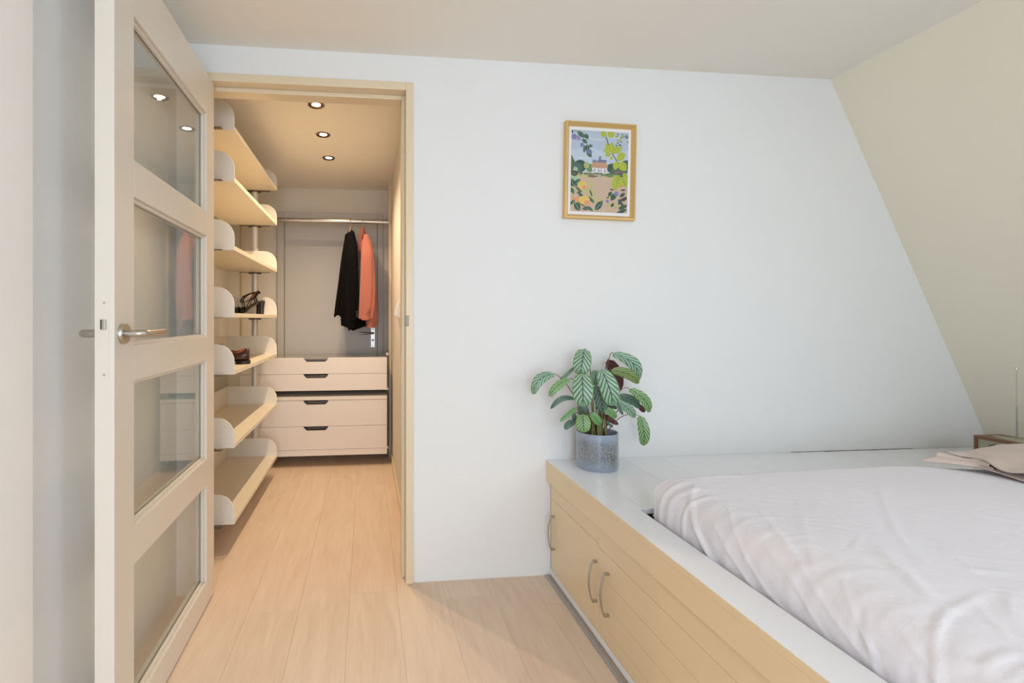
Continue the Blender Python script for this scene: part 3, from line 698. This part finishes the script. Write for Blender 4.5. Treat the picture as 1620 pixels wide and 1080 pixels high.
def seg_dist(X, Y, a, b_):
    ax, ay = a; bx, by = b_; dx, dy = bx-ax, by-ay; L2 = dx*dx+dy*dy+1e-9
    t = np.clip(((X-ax)*dx+(Y-ay)*dy)/L2, 0, 1)
    return np.hypot(X-ax-t*dx, Y-ay-t*dy), t
def onz(u, v, z):
    d = ray(u, v); k = (z-CAMH)/d.z; return (d.x*k, d.y*k)
def build_duvet():
    nx, ny = 330, 330
    x0, y1, x1, y0 = .892, 1.470, 2.50, -.25
    SK = .16; R = .085
    # arc-length parametrised profile: skirt, rounding, flat top
    def prof(s):
        s = np.asarray(s, float); off = np.zeros_like(s); dr = np.zeros_like(s)
        sk = s < SK; off[sk] = 0; dr[sk] = R+(SK-s[sk])
        ar = (s >= SK) & (s < SK+R*PI/2); a = (s[ar]-SK)/R; off[ar] = R*(1-np.cos(a)); dr[ar] = R*(1-np.sin(a))
        fl_ = s >= SK+R*PI/2; off[fl_] = R+(s[fl_]-SK-R*PI/2)
        return off, dr
    Lx = SK+R*PI/2+(x1-x0-R); Ly = SK+R*PI/2+(y1-y0-R)
    q = np.linspace(0, 1, nx)**1.45; ox, dx = prof(q*Lx); q2 = np.linspace(0, 1, ny)**1.25; oy, dy = prof(q2*Ly)
    X, Y = np.meshgrid(x0+ox, y1-oy, indexing='ij'); DX, DY = np.meshgrid(dx, dy, indexing='ij')
    drop = np.sqrt(DX**2+DY**2)
    # rounder corner in plan
    U, V = np.meshgrid(ox, oy, indexing='ij')
    top = .618+.030*np.exp(-((X-1.62)**2/.25+(Y-1.15)**2/.22))+.012*np.sin(X*3.1+1)*np.sin(Y*2.7)
    sxp = .0; 
    H = np.zeros_like(X)
    def crease(pts, w, a, soft=1.0):
        nonlocal H
        d = None; tt = 0
        n = len(pts)-1
        for i in range(n):
            dd, t = seg_dist(SXc, SYc, pts[i], pts[i+1])
            tg = (i+t)/n
            if d is None: d = dd; tt = tg
            else: m = dd < d; d = np.where(m, dd, d); tt = np.where(m, tg, tt)
        env = np.sin(np.clip(tt, 0.02, .98)*PI)**.5
        H += a*env*(np.exp(-(d/w)**2)-.45*np.exp(-(d/(w*2.2))**2))
    # unrolled sheet coordinates so creases run on over the edge
    SXc, SYc = np.meshgrid(x0+np.where(q*Lx < SK+R*PI/2, q*Lx-SK-R*PI/2+R, ox), y1-np.where(q2*Ly < SK+R*PI/2, q2*Ly-SK-R*PI/2+R, oy), indexing='ij')
    z_ = .62
    lines = [  # folds read off the photo, (polyline, width, height)
        ([(1080, 790), (1056, 850)], .010, .010), ([(1100, 770), (1075, 800), (1070, 870)], .012, .012),
        ([(1150, 790), (1165, 860), (1230, 930)], .007, .006), ([(1190, 800), (1260, 870), (1330, 970)], .008, .006),
        ([(1120, 800), (1150, 900)], .008, .007), ([(1262, 800), (1275, 850), (1290, 900)], .010, .003),
        ([(1390, 870), (1440, 910), (1485, 950)], .016, .011), ([(1300, 1005), (1320, 960), (1370, 935)], .007, .007),
        ([(1445, 1080), (1460, 1010), (1500, 960), (1560, 930)], .008, .008), ([(1365, 1050), (1380, 1000), (1430, 990)], .008, .007),
        ([(1595, 930), (1605, 975)], .008, .005), ([(1260, 920), (1300, 935), (1360, 925)], .006, .005),
        ([(1500, 1010), (1560, 1030), (1620, 1020)], .010, .007), ([(1240, 720), (1310, 760), (1400, 790)], .012, .004),
        ([(1380, 760), (1420, 850), (1470, 900)], .010, .004), ([(1100, 760), (1170, 760), (1260, 790)], .010, .005),
        ([(1480, 860), (1540, 900), (1600, 905)], .010, .005), ([(1500, 800), (1560, 830), (1620, 840)], .014, .004),
        ([(1330, 900), (1345, 960)], .006, .005), ([(1200, 840), (1240, 880), (1250, 930)], .006, .005),
        ([(1405, 950), (1450, 1000), (1470, 1060)], .007, .005), ([(1530, 940), (1590, 990), (1620, 1000)], .009, .005)]
    for pl_, w_, a_ in lines: crease([onz(u, v, z_) for u, v in pl_], w_, a_)
    r_ = random.Random(3)
    for k in range(230):   # small random creases
        cx_, cy_ = r_.uniform(x0-.05, x1), r_.uniform(.35, y1+.02); an = r_.gauss(-.75, .55) if r_.random() < .7 else r_.uniform(0, PI); l_ = r_.uniform(.05, .18)
        p0 = (cx_-math.cos(an)*l_/2, cy_-math.sin(an)*l_/2); p2 = (cx_+math.cos(an)*l_/2, cy_+math.sin(an)*l_/2); pm = (cx_+r_.gauss(0, .012), cy_+r_.gauss(0, .012))
        crease([p0, pm, p2], r_.uniform(.003, .007), r_.uniform(.0008, .0028)*(1 if r_.random() < .7 else -1))
    for k in range(26):   # gathers falling over the front edge and the foot end
        yy = 1.46-k*.055-r_.uniform(0, .03); xx = x0+r_.uniform(.05, .16)
        crease([(x0-.14, yy+r_.uniform(-.02, .02)), (x0, yy), (xx, yy-r_.uniform(.0, .05))], r_.uniform(.008, .016), r_.uniform(.004, .010)*(1.6 if k < 4 else .45))
    LF = .008*np.sin(X*9+2*np.sin(Y*5))*np.sin(Y*7+1.3)+.005*np.sin(X*17-Y*11)
    # displacement direction: outwards on the skirt, up on the top
    fx = np.clip(DX/R, 0, 1); fy = np.clip(DY/R, 0, 1); up = np.clip(1-drop/R, 0, 1)
    puff = H*.6+LF*.25
    Xo = X-puff*fx*.9+.0*X; Yo = Y+puff*fy*.9
    # plan-rounding of the corner
    cr = .07; mx = (U < cr) & (V < cr)
    rr = np.hypot(cr-U, cr-V); s_ = np.where(mx & (rr > cr), cr/np.maximum(rr, 1e-6), 1)
    Xo = np.where(mx, x0+cr-(cr-U)*s_+(Xo-X), Xo); Yo = np.where(mx, y1-cr+(cr-V)*s_+(Yo-Y), Yo)
    Z = top-drop+puff*(.25+.75*up)
    Z = np.maximum(Z, .38); Xo = np.maximum(Xo, RX+.002); Yo = np.minimum(Yo, RY-.003)
    me = bpy.data.meshes.new('duvet'); n = nx*ny
    co = np.stack([Xo, Yo, Z], -1).reshape(-1, 3)
    idx = np.arange(n).reshape(nx, ny); f = np.stack([idx[:-1, :-1], idx[1:, :-1], idx[1:, 1:], idx[:-1, 1:]], -1).reshape(-1, 4)[:, ::-1]
    me.from_pydata(co.tolist(), [], f.tolist()); me.materials.append(M['duvet'])
    me.polygons.foreach_set('use_smooth', [True]*len(me.polygons))
    o = bpy.data.objects.new('duvet', me); C.objects.link(o)
    s = o.modifiers.new('thick', 'SOLIDIFY'); s.thickness = .01; s.offset = -1
    return o
dv = build_duvet(); fixn(dv.data)
tag(dv, 'crumpled pale pink duvet spread over the bed in the platform', 'duvet')

# ------------------------------------------------------------------ pillow
def build_pillow():
    x0, x1, y0, y1 = 1.975, 2.50, .62, 1.425
    n = 70
    def hgt(s, t):
        a = max(0, 1-abs(2*s-1)**2.6); b_ = max(0, 1-abs(2*t-1)**8); return .052*(a*b_)**.42
    def top(s, t):
        x_ = x0+(x1-x0)*s; y_ = y0+(y1-y0)*t
        return Vector((x_, y_, .668+hgt(s, t)+.004*fbm(x_*7, y_*7, 1)))
    def bot(s, t):
        p = top(s, t); return Vector((p.x, p.y, .664-min(.012, hgt(s, t)*.3)))
    b = MB(); b.grid(top, n, n); b.grid(bot, 20, 20)
    e = empty('pillow', (2.2, 1.0, .66)); tag(e, 'dusty pink pillow lying on the duvet beside the radio', 'pillow')
    obj('pillow_body', b, M['pillow'], e, smooth=70)
    # open end of the pillowcase: a wavy cloth edge towards the foot of the bed
    def flap(s, t):
        y_ = y0-.005+(y1-y0+.008)*t
        edge = 1.925+.018*math.sin(t*21+.8)
        x_ = edge+(x0+.12-edge)*s
        lift = .007+.012*math.sin(t*19+.5)**2+.012*max(0, (t-.86)/.14)**1.5
        full = .022*s**.5+.036*max(0, s-.25)/.75*1.0
        zz = .655+lift*(1-s)+full*max(0, 1-abs(2*t-1)**14)**.4
        return Vector((x_, y_, zz))
    f = MB(); f.grid(flap, 40, 110)
    o = obj('case_flap', f, M['pillow'], e, smooth=80)
    s = o.modifiers.new('thick', 'SOLIDIFY'); s.thickness = .003; s.offset = -1
    def under(s, t):
        y_ = y0+(y1-y0-.012)*t; edge = 1.910+.012*math.sin(t*15+1)-.088*max(0, (t-.90)/.10)**1.1
        return Vector((edge+(x0+.06-edge)*s, y_, .650+.003*math.sin(t*15)+.012*s+.012*math.sin(s*9)*max(0, (t-.85)/.15)))
    def fold(s, t):      # the gathered corner joining hem and flap
        a = under(0, .86+.14*t); c = flap(0, .86+.14*t); p = a.lerp(c, s)
        return p+Vector((.006*math.sin(s*8+t*5), 0, .005*math.sin(s*11)*t))
    f = MB(); f.grid(fold, 24, 30); o = obj('case_fold', f, M['pillow'], e, smooth=80)
    s = o.modifiers.new('thick', 'SOLIDIFY'); s.thickness = .002; s.offset = -1
    f = MB(); f.grid(under, 30, 120); o = obj('case_hem', f, M['pillow'], e, smooth=80)
    s = o.modifiers.new('thick', 'SOLIDIFY'); s.thickness = .003; s.offset = -1
build_pillow()

# ------------------------------------------------------------------ table radio
rd = empty('table_radio', (2.66, 1.68, PT), 0); tag(rd, 'wooden table radio with sage inlay and raised telescopic aerial behind the pillow', 'radio')
rx0, rx1, ry0, ry1, rz0, rz1 = 2.600, 2.735, 1.52, 1.825, PT, .620
b = MB(); b.box(rx0, rx1, ry0, ry1, rz1-.011, rz1).box(rx0, rx1, ry0, ry1, rz0, rz0+.011).box(rx0, rx1, ry0, ry0+.011, rz0+.011, rz1-.011).box(rx0, rx1, ry1-.011, ry1, rz0+.011, rz1-.011)
obj('wooden_case', b, M['walnut'], rd, bevel=.001)
obj('front_panel', MB().box(rx0+.006, rx0+.012, ry0+.011, ry1-.011, rz0+.011, rz1-.011), M['sage'], rd)
obj('rear_panel', MB().box(rx1-.010, rx1-.004, ry0+.011, ry1-.011, rz0+.011, rz1-.011), M['sage'], rd)
op = []
for k in range(40):
    a = 2*PI*k/40; op.append(((rx0+rx1)/2+.045*math.copysign(abs(math.cos(a))**.8, math.cos(a)), (ry0+ry1)/2+.128*math.sin(a)))
obj('top_inlay', MB().prism(op, rz1, rz1+.0012, 'z'), M['sage'], rd)
obj('speaker_rim', MB().lathe([(.036, 0), (.036, .003), (.030, .003), (.030, 0)], (rx0+.006, ry1-.075, .562), 28, Matrix.Rotation(-PI/2, 4, 'Y')), M['darkmetal'], rd, smooth=40)
obj('tuning_dial', MB().lathe([(0, .012), (.016, .012), (.018, 0)], (rx0+.006, ry1-.20, .565), 24, Matrix.Rotation(-PI/2, 4, 'Y')), M['darkmetal'], rd, smooth=40)
az = P(1608, 640, 1.70); axx = 2.684
# place the aerial on the top at the sight line's foot
d_ = ray(1608, 640); ax_, ay_ = d_.x*(axx/d_.x), d_.y*(axx/d_.x)
am = MB().tube([(axx, ay_, rz1), (axx, ay_, rz1+.075)], .0042, 10).tube([(axx, ay_, rz1+.075), (axx, ay_, rz1+.135)], .003, 10).tube([(axx, ay_, rz1+.135), (axx, ay_, rz1+.29)], .0018, 8).tube([(axx, ay_, rz1+.29), (axx, ay_, rz1+.297)], .0042, 10)
obj('aerial', am, M['chrome'], rd, smooth=40)

# ------------------------------------------------------------------ framed print
fw, fh = .325, .424; FC = Vector((1.020, YB, 1.767))
pe = empty('framed_print', FC, 0, math.radians(1.1)); tag(pe, 'gold framed garden print hanging on the white wall above the plant', 'picture')
yo = -.022
def mitre(a0, a1, ax):
    pass
rail = .0195; prof_ = [(0, 0), (0, yo), (.003, yo-.003), (.008, yo-.004), (rail-.004, yo+.006), (rail, yo+.010), (rail, 0)]
def frame_side(i):
    b = MB(); n = len(prof_)
    def pt(d, y, end):
        w2, h2 = fw/2-d, fh/2-d
        return {0: (-w2 if end == 0 else w2, y, h2), 1: (w2, y, h2 if end == 0 else -h2), 2: (w2 if end == 0 else -w2, y, -h2), 3: (-w2, y, -h2 if end == 0 else h2)}[i]
    vs = [pt(d, y-.0005, e) for e in (0, 1) for d, y in prof_]
    b.add(vs, [tuple(range(n)), tuple(range(2*n-1, n-1, -1))]+[(k, k+n, (k+1) % n+n, (k+1) % n) for k in range(n)])
    return b
for i in range(4): obj('frame_side', frame_side(i), M['gold'], pe, world=False)
obj('mount', MB().box(-fw/2+rail-.001, fw/2-rail+.001, -.010, -.002, -fh/2+rail-.001, fh/2-rail+.001), M['mat'], pe, world=False)
# the print: flat shapes of ink, drawn in print coordinates x 0..1, y 0..1 downwards
pwid, phei = fw-2*rail-.024, fh-2*rail-.028
cols = {'sky': (186, 200, 216), 'sky2': (196, 210, 226), 'cloud': (206, 216, 226), 'dk': (62, 92, 78), 'dk2': (84, 112, 92), 'mid': (112, 142, 96), 'lime': (178, 190, 66), 'lime2': (200, 206, 88), 'path': (208, 182, 160),
        'grass': (178, 182, 118), 'grass2': (200, 190, 138), 'roof': (200, 156, 128), 'slate': (120, 126, 160), 'wall': (236, 232, 236), 'win': (130, 140, 150), 'plum': (132, 134, 178), 'plum2': (160, 150, 190), 'peach': (234, 196, 112), 'peach2': (228, 160, 116), 'twig': (96, 86, 100), 'maroon': (92, 62, 70), 'mint': (170, 200, 170), 'hedge': (140, 110, 104)}
keys = list(cols)
pm = [paint('print_'+k, srgb(*v), .6, 0, 30, .06) for k, v in cols.items()]
art = MB(); layer = [0]
def apoly(c, pts):
    layer[0] += 1; y_ = -.0102-layer[0]*.0000035
    art.cur = keys.index(c)
    cl = [(min(1, max(0, x_)), min(1, max(0, z_))) for x_, z_ in pts]
    vs = [((x_-.5)*pwid, y_, (.5-z_)*phei) for x_, z_ in cl]; art.add(vs, [tuple(range(len(vs)))])
def ell(c, cx_, cy_, rx, ry, n=16): apoly(c, [(cx_+rx*math.cos(2*PI*k/n), cy_+ry*math.sin(2*PI*k/n)) for k in range(n)])
ASP = phei/pwid
def leafp(c, x_, y_, dx, dy, w_, vein=None):
    L = math.hypot(dx, dy*ASP); nx_, ny_ = -dy*ASP/L, dx/L/ASP
    pts = []
    for k in range(9):
        t = k/8; q = math.sin(PI*t)**.8*w_/2; pts.append((x_+dx*t+nx_*q, y_+dy*t+ny_*q))
    for k in range(7, 0, -1):
        t = k/8; q = math.sin(PI*t)**.8*w_/2; pts.append((x_+dx*t-nx_*q, y_+dy*t-ny_*q))
    apoly(c, pts)
    if vein: line(vein, [(x_, y_), (x_+dx*.9, y_+dy*.9)], w_*.07)
def line(c, pts, w_):
    for (a, b_), (c2, d2) in zip(pts[:-1], pts[1:]):
        L = math.hypot(c2-a, (d2-b_)*ASP) or 1; nx_, ny_ = -(d2-b_)*ASP/L*w_/2, (c2-a)/L/ASP*w_/2
        apoly(c, [(a+nx_, b_+ny_), (c2+nx_, d2+ny_), (c2-nx_, d2-ny_), (a-nx_, b_-ny_)])
apoly('sky', [(0, 0), (1, 0), (1, 1), (0, 1)])
apoly('sky2', [(0, .25), (.3, .2), (.7, .28), (1, .22), (1, .5), (0, .5)])
ra = random.Random(5)
for k in range(20):
    ell('cloud' if k % 2 else 'sky2', ra.random(), ra.uniform(.02, .36), ra.uniform(.05, .16), ra.uniform(.005, .014))
apoly('path', [(0, .52), (1, .5), (1, 1), (0, 1)])
for k in range(46):
    x_, y_ = ra.random(), ra.uniform(.54, .98); ell(ra.choice(['grass', 'grass2', 'grass2', 'peach2' if ra.random() < .2 else 'path']), x_, y_, ra.uniform(.04, .15), ra.uniform(.007, .028))
# trees on the horizon
for x_, y_, rx, ry, c in ((.16, .44, .11, .075, 'dk'), (.1, .46, .09, .06, 'dk2'), (.73, .45, .11, .06, 'dk'), (.98, .40, .1, .06, 'dk2'), (.85, .48, .15, .05, 'dk2'), (.33, .46, .07, .05, 'mid'), (.27, .43, .05, .04, 'grass')): ell(c, x_, y_, rx, ry)
for k in range(30): ell(ra.choice(['mid', 'dk2', 'grass', 'dk']), ra.random(), ra.uniform(.515, .56), ra.uniform(.03, .09), ra.uniform(.006, .02))
ell('hedge', .37, .56, .08, .016); ell('hedge', .85, .5, .1, .016)
# house
apoly('slate', [(.37, .385), (.385, .345), (.40, .37), (.43, .35), (.44, .375), (.48, .352), (.62, .352), (.62, .385)])
apoly('slate', [(.485, .31), (.52, .31), (.52, .36), (.485, .36)])
apoly('roof', [(.37, .385), (.62, .385), (.645, .455), (.35, .455)])
apoly('wall', [(.37, .455), (.63, .455), (.63, .515), (.37, .515)])
for x_ in (.42, .475, .53, .585):
    apoly('win', [(x_-.007, .455), (x_+.005, .455), (x_+.005, .515), (x_-.007, .515)])
for x_ in (.395, .5, .605): apoly('win', [(x_-.008, .475), (x_+.008, .475), (x_+.008, .505), (x_-.008, .505)])
apoly('mint', [(.50, .525), (.53, .57), (.465, .57)])
# left column of garden leaves
apoly('dk2', [(0, .30), (.04, .36), (.10, .42), (.13, .48), (0, .52)])
apoly('mint', [(0, .56), (.06, .45), (.12, .47), (.10, .53), (.16, .62), (.08, .70), (0, .70)])
ell('maroon', .06, .535, .06, .035); ell('dk2', .05, .54, .04, .02)
# plum twig top left
line('twig', [(.04, 0), (.14, .05), (.24, .12)], .008); line('twig', [(.05, 0), (.21, .03)], .006)
for a in ((.01, .0, -.02, .05, .06), (.09, .02, .15, .07, .07), (.23, .04, .06, .07, .07), (.18, .11, .10, .05, .06), (.24, .18, -.02, .10, .05), (.27, .17, .02, .10, .07), (.29, .20, .08, -.02, .05), (.26, .25, .10, .08, .07), (.28, .24, .08, .04, .05)): leafp('dk', *a, vein='mint')
ell('plum', .045, .088, .05, .035); ell('plum2', .12, .10, .05, .03); ell('plum', .185, .182, .035, .026); ell('slate', .31, .26, .05, .03)
# lime branch top right
line('twig', [(.60, .06), (.66, .19), (.72, .27), (.80, .36), (.88, .42)], .016); line('twig', [(.88, .42), (.89, .58), (.86, .68)], .014)
for a in ((.60, .07, -.08, -.07, .10), (.63, .06, .12, -.06, .12), (.67, .22, -.08, -.07, .06), (.68, .24, -.12, -.01, .09), (.69, .26, .02, -.13, .12), (.70, .26, .19, -.07, .11), (.70, .27, -.11, .03, .07), (.80, .30, .16, -.03, .10), (.80, .35, .14, -.08, .12), (.80, .36, -.03, .11, .11), (.84, .37, .13, .10, .15), (.72, .3, -.03, .05, .05)): leafp('lime', *a, vein='lime2')
for a in ((.86, .54, -.12, .06, .1), (.85, .56, -.10, .15, .16), (.88, .55, .10, .12, .15), (.9, .52, .09, .02, .07), (.82, .62, -.05, .10, .1)): leafp('lime', *a, vein='mid')
line('twig', [(1, .02), (.92, .05), (.86, .08), (.82, .13)], .008)
for k in range(16): leafp(ra.choice(['mid', 'lime', 'dk2']), .80+.2*ra.random(), .03+.12*ra.random(), ra.uniform(-.06, .06), ra.uniform(-.03, .04), .028)
for k in range(6): leafp('dk2', .80+.1*ra.random(), .15+.04*ra.random(), ra.uniform(-.04, .04), ra.uniform(-.02, .02), .02)
# left fruit
for a in ((-.02, .60, .08, .1, .11), (.06, .70, .10, -.10, .09), (.0, .71, .06, .08, .06), (.08, .70, .10, .05, .04), (.10, .78, .10, -.03, .04), (.12, .77, .12, .06, .05), (.33, .72, .05, .10, .03), (.30, .81, .12, .08, .05), (-.02, .93, .10, -.07, .05), (.07, .89, .10, .10, .11), (.12, .88, .14, .06, .03), (.20, .97, .14, -.02, .06), (.28, .93, .12, .06, .05), (.43, .98, .13, -.12, .10), (.52, .93, .04, -.08, .04)): leafp('dk', *a, vein='mint')
ell('peach', .20, .675, .085, .05); ell('peach2', .235, .70, .04, .026); ell('peach2', .13, .855, .06, .03); ell('peach', .24, .86, .10, .055); ell('peach2', .29, .89, .05, .03); ell('lime2', .17, .655, .035, .02)
# right plums
for a in ((.72, .74, -.06, .06, .06), (.75, .76, -.04, .09, .05), (.72, .85, .08, -.09, .07), (.76, .88, -.05, .05, .05), (.86, .80, .10, -.05, .06), (.84, .83, .06, .07, .06), (.90, .82, -.06, .08, .06), (.94, .80, .05, .03, .05), (.9, .86, .02, .06, .03), (1, .90, -.16, .05, .07), (1, .95, -.2, .06, .06), (.68, .81, -.06, .01, .02), (.76, .72, -.08, -.01, .025), (.97, .71, -.1, .01, .03)): leafp('dk' if a[4] > .035 else 'maroon', *a, vein='dk2')
ell('maroon', .93, .83, .035, .022); ell('plum', .80, .765, .04, .03); ell('plum', .645, .86, .025, .02)
obj('garden_print', art, pm, pe, fix=False, world=False)

# ------------------------------------------------------------------ potted prayer plant
PC = Vector((.955, 1.925, PT)); PR = .083; PH = .150
pt_ = empty('potted_plant', PC); tag(pt_, 'leafy striped prayer plant in a speckled blue pot on the platform corner', 'plant')
prf = [(0, 0), (PR-.004, 0), (PR-.001, .004), (PR, .02), (PR, PH-.01), (PR+.001, PH-.003), (PR-.001, PH), (PR-.005, PH-.001), (PR-.007, PH-.01), (PR-.008, PH-.045), (0, PH-.045)]
po = obj('pot', MB().lathe(prf, PC, 56), M['pot'], pt_, smooth=40)
po.location = (0, 0, 0)
obj('soil', MB().grid(lambda s, t: PC+Vector(((PR-.009)*s*math.cos(t*2*PI), (PR-.009)*s*math.sin(t*2*PI), PH-.032+.006*fbm(s*9, t*9, 0))), 10, 24), M['soil'], pt_, smooth=80)
def LZ(zx, zy, Y): return P(820+zx/4.696, 530+zy/4.696, Y)
MP = .000545
def leaf(base, tip, width, mat, dist, bend=.12, side=.0, flip=False, droop=.0, fold=.10, dt=0, thin=False):
    B = LZ(*base, dist); T_ = LZ(*tip, dist+dt)
    L = (T_-B); Ln = L.length; ld = L.normalized(); view = ((B+T_)/2-Vector((0, 0, CAMH))).normalized()
    sd = ld.cross(view).normalized(); nn = sd.cross(ld).normalized()      # nn faces along or against the view
    if nn.dot(view) > 0: nn = -nn
    W_ = width*MP/2
    nu, nv = 9, 19; vs = []; uvs = []
    for j in range(nv):
        t = j/(nv-1); c = B+L*t+nn*(Ln*bend*math.sin(PI*t))+sd*(Ln*side*math.sin(PI*t))
        wv = W_*(min(1, math.sin(PI*min(t*.90+.05, 1))**.42))*(1 if t < .85 else (1-((t-.85)/.15)**2*.45)) if 0 < t < 1 else W_*.05
        for i in range(nu):
            s_ = -1+2*i/(nu-1)
            ripple = .012*Ln*math.sin(t*17+s_)*abs(s_)**2
            vs.append(c+sd*(s_*wv)-nn*(fold*wv*(abs(s_)**1.3)*1.5)+nn*ripple); uvs.append(((s_+1)/2, t))
    fs = [(j*nu+i, j*nu+i+1, (j+1)*nu+i+1, (j+1)*nu+i) for j in range(nv-1) for i in range(nu-1)]
    me = bpy.data.meshes.new('leaf'); me.from_pydata([tuple(v-PC) for v in vs], [], fs)
    uvl = me.uv_layers.new(name='UVMap')
    for lp_ in me.loops: uvl.data[lp_.index].uv = uvs[lp_.vertex_index]
    # orient faces so that the upper side is turned to nn (or away when flipped)
    me.update(); av = Vector((0, 0, 0))
    for p in me.polygons: av += p.normal*p.area
    if (av.dot(nn) < 0) != flip: me.flip_normals()
    me.materials.append(M[mat]); me.polygons.foreach_set('use_smooth', [True]*len(me.polygons))
    o = bpy.data.objects.new('leaf', me); C.objects.link(o); o.parent = pt_
    return B, o
def petiole(root, end, mid=None, r=.0014, m='stem'):
    R0 = PC+Vector((root[0], root[1], PH-.03)); E = Vector(end)
    if mid is None: mid = Vector((R0.x*.55+E.x*.45, R0.y*.55+E.y*.45, max(R0.z, E.z)*1.0+.02 if E.z > R0.z else R0.z+.05))
    pts = []
    for k in range(11):
        t = k/10; pts.append(R0*(1-t)**2+Vector(mid)*2*t*(1-t)+E*t*t)
    obj('petiole', MB().tube(pts, [r*(1.6-.7*k/10) for k in range(11)], 7), M[m], pt_, smooth=60)
LV = [  # base, tip, width, material, depth, kwargs, root(x,y)
    ((490, 103), (458, 300), 130, 'leafA', 1.905, dict(bend=.10, dt=-.02), (-.01, .0)),
    ((475, 286), (482, 532), 148, 'leafA', 1.845, dict(bend=.10, dt=-.02), (-.02, -.02)),
    ((618, 255), (708, 526), 132, 'leafA', 1.835, dict(bend=.10, side=.04, dt=-.02), (.01, -.02)),
    ((580, 262), (562, 372), 84, 'leafA', 1.90, dict(bend=.08), (.0, .01)),
    ((575, 375), (630, 582), 96, 'leafC', 1.875, dict(bend=.08, side=.05), (.01, .0)),
    ((262, 285), (103, 437), 80, 'leafA', 1.89, dict(bend=.15, side=-.17), (-.03, .0)),
    ((380, 325), (228, 452), 62, 'leafB', 1.87, dict(bend=.10, side=-.08), (-.03, -.01)),
    ((418, 238), (304, 345), 30, 'leafA', 1.95, dict(bend=.05), (-.02, .02)),
    ((415, 470), (238, 545), 42, 'leafC', 1.88, dict(bend=.18, side=-.16), (-.03, .0)),
    ((430, 540), (310, 640), 34, 'leafE', 1.87, dict(bend=.05), (-.04, .0)),
    ((425, 640), (343, 697), 50, 'leafC', 1.90, dict(bend=.08, side=-.1), (-.05, .0)),
    ((478, 588), (487, 722), 104, 'leafB', 1.855, dict(bend=.12, dt=-.015), (-.02, -.03)),
    ((542, 576), (612, 666), 62, 'leafE', 1.865, dict(bend=.1), (.0, -.02)),
    ((636, 540), (730, 616), 52, 'leafE', 1.87, dict(bend=.1, side=.05), (.02, .0)),
    ((702, 132), (893, 350), 92, 'leafA', 1.90, dict(bend=.12, side=.20), (.02, .01)),
    ((690, 258), (900, 354), 78, 'leafD', 1.88, dict(bend=.08, side=.10), (.02, .0)),
    ((672, 182), (745, 418), 100, 'leafC', 1.95, dict(bend=-.05, side=.06, flip=True, fold=-.1), (.02, .02)),
    ((826, 398), (980, 572), 74, 'leafB', 1.875, dict(bend=.10, side=.12), (.03, .0)),
    ((738, 450), (908, 538), 66, 'leafC', 1.91, dict(bend=.06, side=.10), (.03, .01)),
    ((738, 492), (872, 610), 66, 'leafA', 1.89, dict(bend=.08, side=.06), (.03, .0)),
    ((905, 600), (932, 822), 82, 'leafB', 1.90, dict(bend=.08, side=.06), (.03, .0)),
    ((610, 585), (745, 664), 42, 'leafC', 1.92, dict(bend=-.05, flip=True), (.02, .02)),
    ((895, 520), (940, 572), 40, 'leafC', 1.93, dict(bend=-.05, flip=True), (.03, .02)),
    ((732, 498), (776, 592), 26, 'leafC', 1.87, dict(bend=.06), (.03, .0)),
    ((465, 520), (500, 600), 80, 'leafC', 1.905, dict(bend=.06), (-.01, .0)),
    ((655, 640), (702, 686), 20, 'leafC', 1.91, dict(bend=.05), (.04, .0)),
    ((535, 640), (590, 690), 60, 'leafC', 1.93, dict(bend=.05), (.01, .01)),
    ((640, 500), (735, 545), 34, 'leafC', 1.92, dict(bend=.05), (.02, .01)),
    ((412, 580), (420, 640), 36, 'leafC', 1.91, dict(bend=.05), (-.04, .01)),
]
for i, (ba, ti, wd, mt_, ds, kw, rt) in enumerate(LV):
    B, o = leaf(ba, ti, wd, mt_, ds, **kw)
    long_ = ba[0] < 400 or ba[0] > 660
    E = B; mid = None
    if ba[0] > 660: mid = Vector((PC.x+rt[0]+(E.x-PC.x)*.35, (PC.y+E.y)/2, E.z+.035))
    if ba[0] < 400: mid = Vector((PC.x+rt[0]+(E.x-PC.x)*.45, (PC.y+E.y)/2, E.z-.02 if i == 5 else E.z+.02))
    petiole(rt, B, mid, .0016 if not long_ else .0013, 'stembrown' if long_ else 'stem')
# thick sheaths rising from the soil
for (x_, y_, h_, r_) in ((-.035, -.03, .09, .006), (-.012, -.035, .11, .007), (.0, -.03, .13, .006), (.022, -.035, .12, .005), (.03, -.02, .08, .006), (-.02, .0, .12, .005), (.01, .01, .13, .005), (-.03, .01, .10, .005)):
    obj('sheath', MB().tube([PC+Vector((x_, y_, PH-.035)), PC+Vector((x_*.9, y_*.8, PH-.035+h_*.5)), PC+Vector((x_*.95, y_*.6, PH-.035+h_))], [r_, r_*.8, r_*.3], 8), M['stem'], pt_, smooth=60)
